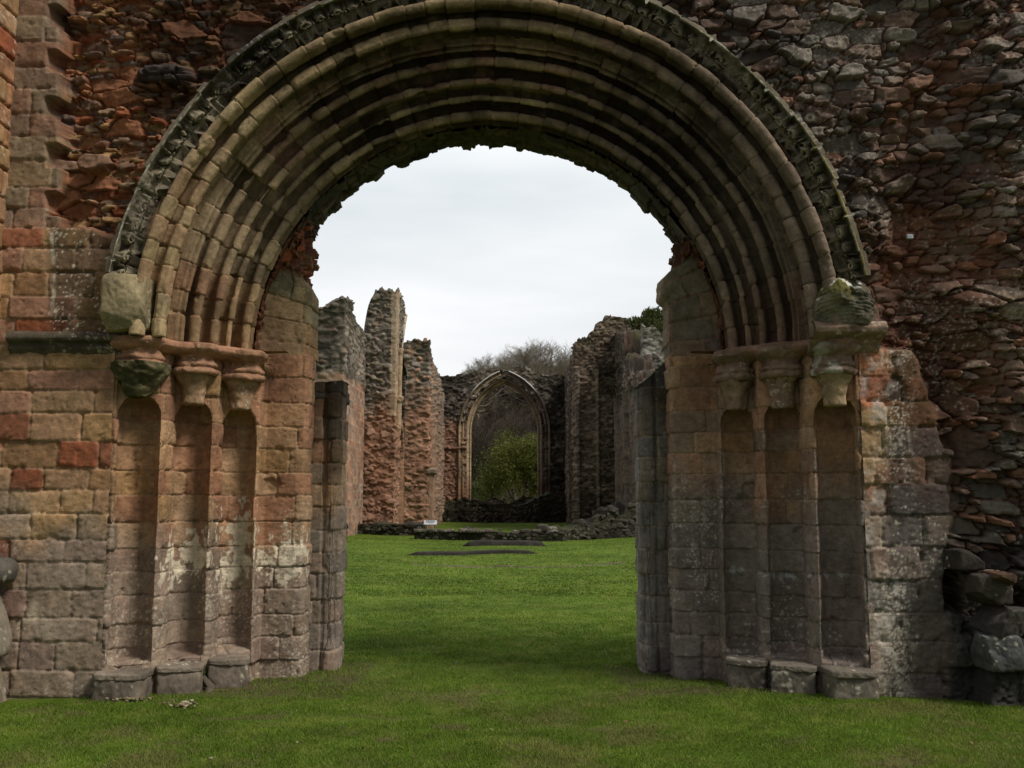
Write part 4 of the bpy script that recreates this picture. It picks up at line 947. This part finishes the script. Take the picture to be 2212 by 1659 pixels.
def east():
    root = thing('east_wall', 'far end wall pierced by the tall pointed east window', 'ruined wall')
    XC, HW, ZS, RISE = -.52, 2.26, 6.1, 3.3; Rr = (HW * HW + RISE * RISE) / (2 * HW)
    def feat(P, s_, q_, h, C, n1, front):
        x, z = P[..., 0], P[..., 2]; lf = ss(-1.5, -4, x) * ss(7.2, 6.2, z + 1.0 * n1)
        C = lerp_field(C, np.array((.28, .16, .11)) * (1 + .4 * fbm(P, 2, 3, 13))[..., None], lf * .8)
        C = lerp_field(C, C * .42, ss(.5, 3., x) * .8)
        st = (np.abs(z - 4.95) < .07) & (P[..., 1] < 67.3); h = h + st * .12
        return h, C
    def holes(P, s_, q_): return pointed(P[..., 0], P[..., 2], XC, HW + .25, ZS, RISE + .33) * np.where(P[..., 2] > 1.45 + .5 * fbm(P, .9, 3, 4), 1, -1) > 0
    ruin('wall_masonry', None, None, (4.6, 67.0), (-5.6, 67.0), -.001, [(0, 9.9), (.2, 9.9), (.45, 10.3), (.6, 10.25), (.8, 9.95), (.95, 9.75), (1, 9.7)], 1031, GREYW[:3] + DARKW, parent=root) if False else None
    ruin('wall_masonry', None, None, (-5.6, 67.0), (4.6, 67.0), -1.1, [(0, 9.7), (.08, 9.75), (.25, 9.95), (.42, 10.25), (.6, 10.3), (.75, 9.85), (1, 9.8)], 1031, GREYW[:3] + DARKW[:3], parent=root, feat=feat, holes=holes, dark=.35, jag=.3, res=.07)
    # window mouldings: a deep splayed sweep round the opening
    prof = [(.84, -.02), (.84, -.17), (.76, -.19), (.70, -.10), (.66, .02), (.58, -.02), (.50, -.06), (.44, .06), (.38, .20), (.30, .12), (.22, .14), (.18, .30), (.12, .42), (.06, .36), (.0, .42), (-.02, .65), (.0, 1.12), (.5, 1.15)]
    pr, s = resample(prof, .03); amax = math.acos((Rr - HW) / Rr)
    pth = [(XC - HW, 1.3), (XC - HW, ZS)] + [(XC + (Rr - HW) - Rr * math.cos(t), ZS + Rr * math.sin(t)) for t in np.linspace(0, amax, 30)[1:]]
    for sgn in (-1, 1):
        pp, ps = resample(pth, .05); pp = pp.copy()
        tn = np.gradient(pp, axis=0); tn /= np.linalg.norm(tn, axis=1, keepdims=True); nr = np.stack([-tn[:, 1], tn[:, 0]], -1)
        if sgn > 0: pp[:, 0] = 2 * XC - pp[:, 0]; nr[:, 0] *= -1
        S, T = np.meshgrid(np.arange(len(pp)), np.arange(len(pr)), indexing='ij')
        x = pp[S, 0] + nr[S, 0] * pr[T, 0]; z = pp[S, 1] + nr[S, 1] * pr[T, 0]
        x = np.where(sgn < 0, np.minimum(x, XC), np.maximum(x, XC))
        P = np.stack([x, 67.0 + pr[T, 1], z], -1).astype(np.float32); P[..., 1] += .02 * fbm(P, 2, 3, 5)
        base = (.36, .275, .175) if sgn < 0 else (.19, .15, .11)
        C = np.array(base) * (1 + .4 * fbm(P, 1.5, 3, 8 + sgn))[..., None]; C = lerp_field(C, C * .3, ss(.35, .8, pr[T, 0]) * ss(-.3, .3, fbm(P, .8, 2, 3)) * .8)
        C = lerp_field(C, C * np.array((.62, .45, .38)), ss(3.5, 2.0, z) * .8)
        C = np.where(((ps % .42 < .035)[S])[..., None], C * .55, C)
        if True: C = mix3(C, (.55, .54, .50), ss(.74, .80, pr[T, 0]) * (pr[T, 1] < 0) * ss(8.6, 9.2, z))
        o = grid_obj('window_moulding', P, C, M_FAR, root, smooth=True); o['label'] = '%s half of the pointed window frame, %s' % (('left', 'pale buff') if sgn < 0 else ('right', 'darker and stained'))
    # stumps of tracery: curved cusps under the head
    for sgn in (-1, 1):
        b = Bag()
        for (cx, cz, r_, a0, a1) in ((1.48, 8.45, .62, 200, 330), (1.05, 8.95, .45, 190, 300), (1.62, 7.75, .28, 200, 320), (2.02, 7.1, .25, 120, 220)):
            n = 12; aa = np.radians(np.linspace(a0, a1, n)); path = np.stack([cx + r_ * np.cos(aa), cz + r_ * np.sin(aa)], -1)
            th_ = .055; k = np.linspace(0, 2 * math.pi, 7)[:-1]
            rr_ = th_ * (1 - .6 * np.abs(np.linspace(-1, 1, n)) ** 3)
            V = np.stack([np.stack([XC + sgn * (path[i, 0] + rr_[i] * np.cos(k) * math.cos(aa[i])), 67.75 + rr_[i] * 1.6 * np.sin(k), path[i, 1] + rr_[i] * np.cos(k) * math.sin(aa[i])], -1) for i in range(n)])
            b.add(V.astype(np.float32), grid_faces(n, 6, 0, False, True), np.array((.26, .21, .15) if sgn < 0 else (.20, .165, .12)))
        b.build('tracery_stump', M_FAR, root)
    ruin('window_sill', None, None, (-4.9, 65.9), (3.9, 65.9), -1.0, [(0, .6), (.12, .9), (.15, 1.5), (.3, 1.55), (.42, 1.25), (.6, 1.2), (.75, 1.5), (.85, 1.9), (1, 1.6)], 1035, [(.045, .038, .032), (.06, .05, .042), (.035, .03, .027)], parent=root, dark=.6, jag=.5, res=.08)['label'] = 'low broken sill wall under the window'
east()
def featR(P, s_, q_, h, C, n1, front):
    z = P[..., 2]; x = P[..., 0]; y = P[..., 1]
    C = C * np.array((.98, .9, .83))
    shaft = (np.abs(x - 3.42) < .12) | (np.abs(x - 4.5) < .09); sh = shaft & (y < 52.4) & (z < 8.3); h = h + sh * .25; C = lerp_field(C, np.broadcast_to(np.array((.22, .185, .15)), C.shape), sh * .6)
    return h, C
def R1():
    root = thing('ruined_wall', 'right chancel wall, dark grey masonry with stepped broken top', 'ruined wall')
    ruin('wall_masonry', None, None, (3.52, 52.2), (3.62, 67.2), 1.6, [(0, 10.0), (.15, 10.0), (.5, 9.9), (1, 9.9)], 1041, DARKW + GREYW[:2], parent=root, dark=.35, jag=.3, res=.07)
    ruin('end_wall', None, None, (3.28, 52.0), (6.3, 52.0), -1.6, [(0, 9.75), (.20, 9.95), (.26, 10.3), (.36, 10.5), (.40, 10.9), (.52, 10.95), (.56, 11.15), (.72, 11.25), (.92, 11.2), (.95, 10.8), (1, 10.6)], 1042, GREYW[:3] + DARKW[:2], parent=root, feat=featR, dark=.12, jag=.3, res=.055)
R1()
def featR2(P, s_, q_, h, C, n1, front):
    z = P[..., 2]; y = P[..., 1]
    A = ashlar(y + P[..., 0], z, 47, (.24, .32), (.35, .7)); CA = palette(A['R'], [(.13, .105, .085), (.11, .085, .07), (.16, .12, .09)], .5); CA = mix3(CA, (.22, .2, .17), ss(.025, 0, A['d']) * .5)
    low = ss(6.8, 6.2, z + .6 * n1); C = lerp_field(C, CA, low * .8); h = h * (1 - .6 * low)
    dd = pointed(y, z, 48.4, .62, 3.0, 1.0); dr = ((dd > 0) & (P[..., 0] < 5.6)).astype(np.float32); h = h * (1 - dr) - dr * .7; C = lerp_field(C, C * .15, dr)
    for c in (46.6, 50.6):
        s2 = (np.abs(y - c) < .13) & (P[..., 0] < 5.7) & (z < 6.6); h = h + s2 * .22; C = lerp_field(C, np.broadcast_to(np.array((.20, .17, .14)), C.shape), s2 * .6)
    return h, C
def R2():
    ruin('ruined_wall', 'right side wall sloping down behind the right jamb, dark coursed masonry', 'ruined wall', (5.45, 40.5), (5.45, 52.0), 1.2, [(0, 5.6), (.2, 6.0), (.22, 6.8), (.45, 7.2), (.47, 8.1), (.7, 8.6), (.72, 9.6), (1, 10.2)], 1051, DARKW + GREYW[:2], feat=featR2, dark=.25, jag=.4, res=.06)
    ruin('ruined_wall', 'short grey lichened wall fragment behind the right jamb, before the yew', 'ruined wall', (6.3, 47.0), (8.3, 47.0), -1.2, [(0, 9.8), (.3, 9.5), (.5, 9.2), (1, 8.9)], 1052, [(.26, .25, .22), (.20, .18, .16), (.33, .31, .28)], dark=.1, jag=.5, res=.06)
R2()
# low foundations
def low_wall():
    root = thing('low_wall', 'low dark foundation wall crossing the nave between two lawns', 'low wall')
    ruin('wall_masonry', None, None, (-6.7, 42.0), (-3.7, 41.7), -.7, [(0, .52), (1, .52)], 1061, [(.05, .042, .035), (.07, .06, .05), (.04, .034, .03)], parent=root, dark=.4, jag=.05, res=.035, scale=.9)
    ruin('wall_masonry', None, None, (-3.7, 38.6), (1.9, 37.6), -.6, [(0, .40), (.2, .30), (.6, .30), (1, .34)], 1062, [(.05, .042, .035), (.07, .06, .05), (.04, .034, .03)], parent=root, dark=.4, jag=.10, res=.035, scale=.9)
    ruin('wall_masonry', None, None, (1.8, 38.2), (5.6, 40.6), -.9, [(0, .35), (.05, .55), (.25, .60), (.27, .72), (.5, .75), (.52, 1.0), (.7, 1.0), (.72, 1.3), (1, 1.45)], 1063, [(.045, .038, .032), (.06, .05, .042), (.035, .03, .027)], parent=root, dark=.4, jag=.35, res=.035, scale=.9)
    b = Bag(); rs = random.Random(9)
    for i in range(26):
        x = rs.uniform(-3.6, 1.7); s_ = rs.uniform(.05, .13); add_block(b, (x, 38.5 + rs.uniform(-.1, .3) - (x + 3.6) * .16, .33 + s_ * .3), (s_ * 1.6, s_, s_ * .6), rs.choice([(.08, .07, .055), (.05, .045, .035), (.11, .09, .075)]), p=4, amp=.02, ns=4, seed=i, res=.04)
    add_block(b, (1.15, 38.1, .48), (.22, .18, .13), (.08, .07, .06), p=6, amp=.03, seed=31, res=.03)
    add_block(b, (1.5, 38.1, .42), (.2, .16, .10), (.10, .085, .07), p=6, amp=.03, seed=32, res=.03)
    b.build('loose_stones', M_FAR, root)
low_wall()
def strips():
    for (x0, y0, x1, y1, h, sd_, lab_) in ((-3.2, 29.6, .9, 29.9, .04, 5, 'longer dark stone footing showing in the lawn, nearer the arch'), (-1.75, 34.3, 1.25, 34.0, .10, 6, 'shorter lumpy stone footing in the lawn, farther from the arch')):
        n = 120; t = np.linspace(0, 1, n); u = np.linspace(0, 1, 14); T, U = np.meshgrid(t, u, indexing='ij')
        wdt = (.15 if sd_ == 5 else .2) * (1 + .5 * vnoise(T * 9, U * 0, U * 0, sd_)) * np.minimum(1, 8 * np.minimum(T, 1 - T) + .15)
        X = x0 + (x1 - x0) * T; Y = y0 + (y1 - y0) * T + (U - .5) * 2 * wdt
        prof_ = np.clip(np.sin(U * math.pi), 0, 1) ** .22
        P = np.stack([X, Y, 0 * X], -1).astype(np.float32); lump = fbm(P, 2.0, 3, sd_)
        P[..., 2] = gz(X, Y) - .03 + prof_ * (h + .10 + (.05 if sd_ == 6 else .01) * lump) * np.minimum(1, 10 * np.minimum(T, 1 - T))
        C = np.array((.028, .024, .02)) * (1 + .6 * fbm(P, 5, 3, sd_))[..., None]
        o = grid_obj('stone_footing', P, C, M_FAR, smooth=True); tag(o, lab_, 'footing', 'stone footings in the nave lawn')
    n = 260; t = np.linspace(0, 1, n); u = np.linspace(0, 1, 8); T, U = np.meshgrid(t, u, indexing='ij')
    X = -2.6 + 5.6 * T; Y = 25.5 + .9 * (T - .5) ** 2 * 4 + 1.3 * np.maximum(0, T - .6) + (U - .5) * .26
    P = np.stack([X, Y, 0 * X], -1).astype(np.float32); P[..., 2] = gz(X, Y) - .03 + np.sin(U * math.pi) ** .4 * (.045 + .04 * fbm(P, 3., 3, 4))
    C = np.array((.10, .08, .055)) * (1 + .7 * fbm(P, 5, 3, 7))[..., None]
    o = grid_obj('stone_footing', P, C, M_FAR, smooth=True); tag(o, 'thin broken line of nearly buried stone, nearest footing to the arch', 'footing', 'stone footings in the nave lawn')
strips()
def sign():
    root = thing('information_panel', 'small white tilted information panel on the low wall', 'sign')
    x, z = wp(930, 1138, 41.4)
    m = stone_mat('white panel', 30, .1, .5, .001, .06); 
    b = Bag(); add_block(b, (x, 41.3, .60), (.27, .15, .018), (.48, .50, .51), p=14, amp=.0, seed=0, res=.02, rot=(.6, 0, 0)); b.build('panel', m, root)
    for dx in (-.17, .17):
        b = Bag(); add_block(b, (x + dx, 41.35, .35), (.018, .018, .33), (.12, .12, .12), p=10, amp=0, seed=0, res=.02); b.build('post', m, root)
    b = Bag()
    for i in range(4):
        cc, ss_ = math.cos(.6), math.sin(.6); v_ = .09 - i * .05
        add_block(b, (x + (.02 if i % 2 else -.01), 41.3 + v_ * cc - .022 * ss_, .62 + v_ * ss_ + .022 * cc), (.17 - .03 * (i % 2), .010, .003), (.25, .27, .30), p=8, amp=0, seed=0, res=.02, rot=(.6, 0, 0))
    b.build('printed_lines', m, root)
sign()
# little heaps of gravel in the grass before the left jamb
def heaps():
    for (px, py, n, w_, lab_) in ((285, 1516, 60, .17, 'wider thin scatter of pale pebbles in the grass by the left wall'), (395, 1523, 60, .10, 'small round heap of pale pebbles in the grass, right of the other')):
        Y = EYE / math.tan(math.atan((py - CY0) / FPX) - PITCH); x, _ = wp(px, py, Y); b = Bag(); rs = random.Random(px)
        for i in range(n):
            xx = x + rs.gauss(0, w_ * .55); yy = Y + rs.gauss(0, .05); s_ = rs.uniform(.005, .012)
            add_block(b, (xx, yy, float(gz(xx, yy)) + .022 + s_ * .4), (s_ * 1.3, s_, s_ * .8), rs.choice([(.22, .18, .12), (.15, .12, .08), (.30, .26, .19), (.10, .10, .04)]), p=3, amp=.003, ns=20, seed=i, res=.012)
        tag(b.build('pebble_heap', M_BASE), lab_, 'pebble heap', 'pebble heaps on the lawn', kind='stuff')
heaps()

# ------------------------------------------------------------------ trees and shrubs
def tube(bag, pts, r0, r1, col, sides=4):
    pts = np.array(pts, np.float32); n = len(pts); k = np.linspace(0, 2 * math.pi, sides + 1)[:-1]
    t = np.gradient(pts, axis=0); t /= np.maximum(np.linalg.norm(t, axis=1, keepdims=True), 1e-6)
    a = np.cross(t, (0.31, .95, .1)); a /= np.maximum(np.linalg.norm(a, axis=1, keepdims=True), 1e-6); b_ = np.cross(t, a)
    rr = np.linspace(r0, r1, n)[:, None, None]
    V = pts[:, None, :] + rr * (np.cos(k)[None, :, None] * a[:, None, :] + np.sin(k)[None, :, None] * b_[:, None, :])
    bag.add(V.astype(np.float32), grid_faces(n, sides, 0, False, True), np.array(col))
def tree_meshes(seed, H=9., spread=3.2, depth=5, col=(.17, .135, .105), twig=(.20, .17, .12), kids=(4, 6)):
    rs = random.Random(seed); trunk, crown = Bag(), Bag()
    def grow(p, d, l, r, lev):
        n = 4; pts = [p]; q = Vector(p); dd = Vector(d)
        for i in range(n):
            dd = (dd + Vector((rs.gauss(0, .12), rs.gauss(0, .12), rs.gauss(0, .06) + .05))).normalized(); q = q + dd * (l / n); pts.append(tuple(q))
        tube(trunk if lev <= 1 else crown, pts, r, r * .55, col if lev <= 2 else twig, 5 if lev < 2 else 3)
        if lev >= depth: return
        for k in range(rs.randint(*kids)):
            f = rs.uniform(.35, 1.) if lev else rs.uniform(.3, 1); i = min(n, max(1, int(f * n + .5))); base = Vector(pts[i])
            ang = rs.uniform(.35, .95); az = rs.uniform(0, 2 * math.pi); up = dd.orthogonal().normalized(); si = dd.cross(up)
            nd = (dd * math.cos(ang) + (up * math.cos(az) + si * math.sin(az)) * math.sin(ang)).normalized(); nd.z = nd.z * .8 + .12
            grow(tuple(base), nd.normalized(), l * rs.uniform(.55, .75), max(r * .48, .0085), lev + 1)
    grow((0, 0, -.5), (rs.gauss(0, .05), rs.gauss(0, .05), 1), H * .42, H * .022, 0)
    return trunk, crown
protos = []
for i in range(4):
    t_, c_ = tree_meshes(50 + i, H=9.5 + i * .5, depth=5, kids=(4, 5), **(dict(col=(.075, .06, .045), twig=(.075, .058, .042)) if i > 1 else {}))
    o = bpy.data.objects.new('bare_tree', None)
    protos.append((t_.build('trunk', M_BARK, o), c_.build('crown', M_BARK, o), o))
def place_tree(i, x, y, s, rz, label, group='bare trees on the wooded slope', sx=1., name='bare_tree'):
    t0_, c0_, r0_ = protos[i % 2 + (2 if 'window' in group else 0)]
    r_ = r0_ if r0_.name not in COL.objects else r0_.copy()
    new = r_ is not r0_
    COL.objects.link(r_); r_.location = (x, y, float(gz(x, y)) - .1); r_.scale = (s * sx, s * sx, s); r_.rotation_euler = (0, 0, rz)
    if new:
        for ch in (t0_, c0_): c = ch.copy(); COL.objects.link(c); c.parent = r_
    r_['label'] = label; r_['category'] = 'tree'; r_['group'] = group
# skyline trees above the east wall
sk = [(1015, 772), (1032, 762), (1048, 755), (1064, 748), (1080, 740), (1095, 733), (1110, 728), (1125, 724), (1138, 721), (1150, 720), (1163, 718), (1175, 717), (1187, 716), (1200, 716), (1212, 717), (1225, 718), (1240, 722), (1258, 730)]
rs = random.Random(2)
for i, (px, py) in enumerate(sk):
    Y = 112 + rs.uniform(-6, 12); x, z = wp(px, py, Y); g = float(gz(x, Y)); H = (z - g) / 10.3
    place_tree(i, x, Y, max(.35, H), rs.uniform(0, 6), 'leafless brown skyline tree, number %s from the left above the east wall' % '' if False else 'leafless brown tree on the skyline, %s along the crest from the left' % ['first', 'second', 'third', 'fourth', 'fifth', 'sixth', 'seventh', 'eighth', 'ninth', 'tenth', 'eleventh', 'twelfth', 'thirteenth', 'fourteenth', 'fifteenth', 'sixteenth', 'seventeenth', 'eighteenth'][i], 'bare trees on the skyline', sx=1.25)
x, z = wp(965, 770, 95.); place_tree(1, x, 95, (z - float(gz(x, 95))) / 12.5, 1., 'small lone spindly tree above the left end of the east wall', 'bare trees on the skyline', sx=.8)
# wood seen through the window
wd = [(-5.2, 84), (-3.9, 90), (-3.2, 82), (-2.2, 95), (-1.6, 86), (-.7, 100), (-.2, 90), (.5, 82), (1.3, 96), (2.1, 88), (-4.5, 102), (-2.6, 108), (.6, 110), (2.6, 106), (-1.0, 118), (1.8, 120), (-3.6, 122)]
ords = ['first', 'second', 'third', 'fourth', 'fifth', 'sixth', 'seventh', 'eighth', 'ninth', 'tenth', 'eleventh', 'twelfth', 'thirteenth', 'fourteenth', 'fifteenth', 'sixteenth', 'seventeenth']
for i, (x, y) in enumerate(wd):
    place_tree(i, x, y, rs.uniform(.75, 1.05) * (1 if y < 92 else .42), rs.uniform(0, 6), 'leafless woodland tree behind the east window', 'bare woodland trees seen through the east window', sx=1.)
def undergrowth():
    r_ = np.random.RandomState(8); n = 70000
    y = 76 + 62 * r_.rand(n); x = -13 + 28 * r_.rand(n); hgt = r_.rand(n) ** 1.8 * (1.0 + 2.0 * ss(80, 92, y) * ss(112, 96, y)) 
    P0 = np.stack([x, y, gz(x, y) + hgt], -1); d = r_.randn(n, 3) * .12; e = r_.randn(n, 3) * .12
    P0 = P0.astype(np.float32); cl = fbm(P0, .35, 3, 5)
    pal = np.array([(.06, .04, .03), (.045, .034, .024), (.04, .036, .02), (.032, .042, .014), (.075, .05, .038)]); C = pal[r_.randint(0, 5, n)] * (1 + .7 * cl)[:, None]
    low = (y < 90) & (r_.rand(n) < .35); C[low] = np.array((.06, .085, .018))
    V = np.stack([P0, P0 + d, P0 + e], 1).reshape(-1, 3); C = np.repeat(C, 3, 0)
    o = raw_mesh('woodland_undergrowth', V, np.arange(len(V)).reshape(-1, 3), C, M_LEAF, smooth=False); tag(o, 'brown brambly undergrowth covering the slope behind the window', 'undergrowth', kind='stuff')
undergrowth()
def shrub(name, label, cat, c, rx, ry, rz_, n, pal, seed, leaf=.10, upward=.3, group=None, lobes=12):
    r_ = np.random.RandomState(seed); root = thing(name, label, cat, group=group)
    L_c = r_.randn(lobes, 3); L_c /= np.linalg.norm(L_c, axis=1, keepdims=True); L_c[:, 2] = np.abs(L_c[:, 2]) * 1.0 - .25; L_c *= r_.uniform(.3, .85, (lobes, 1)); L_r = r_.uniform(.22, .45, lobes)
    k = r_.randint(0, lobes, n); d = r_.randn(n, 3); d /= np.linalg.norm(d, axis=1, keepdims=True)
    q = L_c[k] + d * (L_r[k] * r_.rand(n) ** .45)[:, None] + r_.randn(n, 3) * .03
    P0 = (np.array(c) + q * np.array((rx, ry, rz_))).astype(np.float32)
    keep = fbm(P0, 1.6, 2, seed) > -.35; P0 = P0[keep]; n = len(P0)
    a = r_.randn(n, 3) * leaf * .6; a[:, 2] += upward * leaf; b_ = r_.randn(n, 3) * leaf * .5
    V = np.stack([P0, P0 + a, P0 + a * .5 + b_], 1).reshape(-1, 3)
    pal = np.array(pal); C = pal[r_.randint(0, len(pal), n)] * (1 + .5 * fbm(P0, 1.1, 3, seed + 1) + .2 * r_.randn(n))[:, None]
    raw_mesh('foliage', V, np.arange(len(V)).reshape(-1, 3), np.repeat(np.clip(C, .004, 1), 3, 0), M_LEAF, root, False)
    b = Bag(); g = float(gz(c[0], c[1]))
    for i in range(7):
        e = np.array(c) + L_c[i % lobes] * np.array((rx, ry, rz_)) * .9; s0 = np.array((c[0] + r_.randn() * .15, c[1] + r_.randn() * .15, g - .1)); m_ = (s0 + e) / 2 + r_.randn(3) * .15
        tube(b, [s0, m_, e], .06, .02, (.10, .08, .055), 4)
    b.build('stems', M_BARK, root)
x, z = wp(1112, 1010, 73.)
shrub('leafy_shrub', 'yellow green leafy shrub just beyond the east window sill', 'shrub', (x + .15, 73., 3.0), 3.3, 1.8, 4.2, 46000, [(.15, .165, .028), (.11, .13, .022), (.07, .09, .018), (.20, .20, .04)], 71, leaf=.11, lobes=20)
x, z = wp(1020, 1060, 76.)
shrub('leafy_shrub', 'low dark green shrub left of the yellow shrub, seen through the window', 'shrub', (x, 77., 1.6), 1.5, 1.2, 2.0, 7000, [(.06, .08, .02), (.08, .10, .025), (.05, .05, .02)], 73, leaf=.12)
x, z = wp(1405, 722, 56.)
shrub('yew_tree', 'dark feathery evergreen rising behind the right wall fragment', 'tree', (x + .1, 57., z + .05), 1.5, 1.4, 1.9, 16000, [(.075, .085, .025), (.05, .065, .02), (.10, .10, .03)], 75, leaf=.14, upward=1.1, lobes=14)
b = Bag(); tube(b, [(x + .35, 57, -.2), (x + .3, 57, 4), (x + .35, 57, z - 1.2)], .3, .12, (.10, .07, .05), 7)
o = b.build('trunk', M_BARK, bpy.data.objects['yew_tree'])

P_ = (CXA - 2.41, 8.62, .12)
shrub('fern_tuft', 'tiny green fern growing between two shaft bases on the left', 'plant', P_, .05, .06, .09, 260, [(.06, .09, .02), (.09, .12, .03)], 91, leaf=.022, upward=.6, lobes=4)

def leaves():
    r_ = np.random.RandomState(12); n = 70; y = 6.3 + 4.5 * r_.rand(n) ** 1.3; x = (r_.rand(n) * 2 - 1) * y * .5; k = ~((y > 8.0) & (np.abs(x + .21) > 1.6)); x, y = x[k], y[k]; n = len(x)
    P0 = np.stack([x, y, gz(x, y) + .02], -1); a = r_.rand(n) * 6.3; l = .010 + .012 * r_.rand(n)
    d = np.stack([np.cos(a) * l, np.sin(a) * l, r_.randn(n) * .004], -1); e = np.stack([-np.sin(a) * l * .5, np.cos(a) * l * .5, r_.randn(n) * .004 + .004], -1)
    V = np.stack([P0 - d, P0 - e, P0 + d, P0 + e], 1).reshape(-1, 3); C = np.array([(.22, .13, .06), (.14, .09, .05), (.34, .30, .2), (.10, .07, .04)])[r_.randint(0, 4, n)]
    tag(raw_mesh('fallen_leaves', V, np.arange(len(V)).reshape(-1, 4), np.repeat(C, 4, 0), M_LEAF, smooth=False), 'few tiny dry leaves scattered on the near lawn', 'leaves', kind='stuff')
leaves()
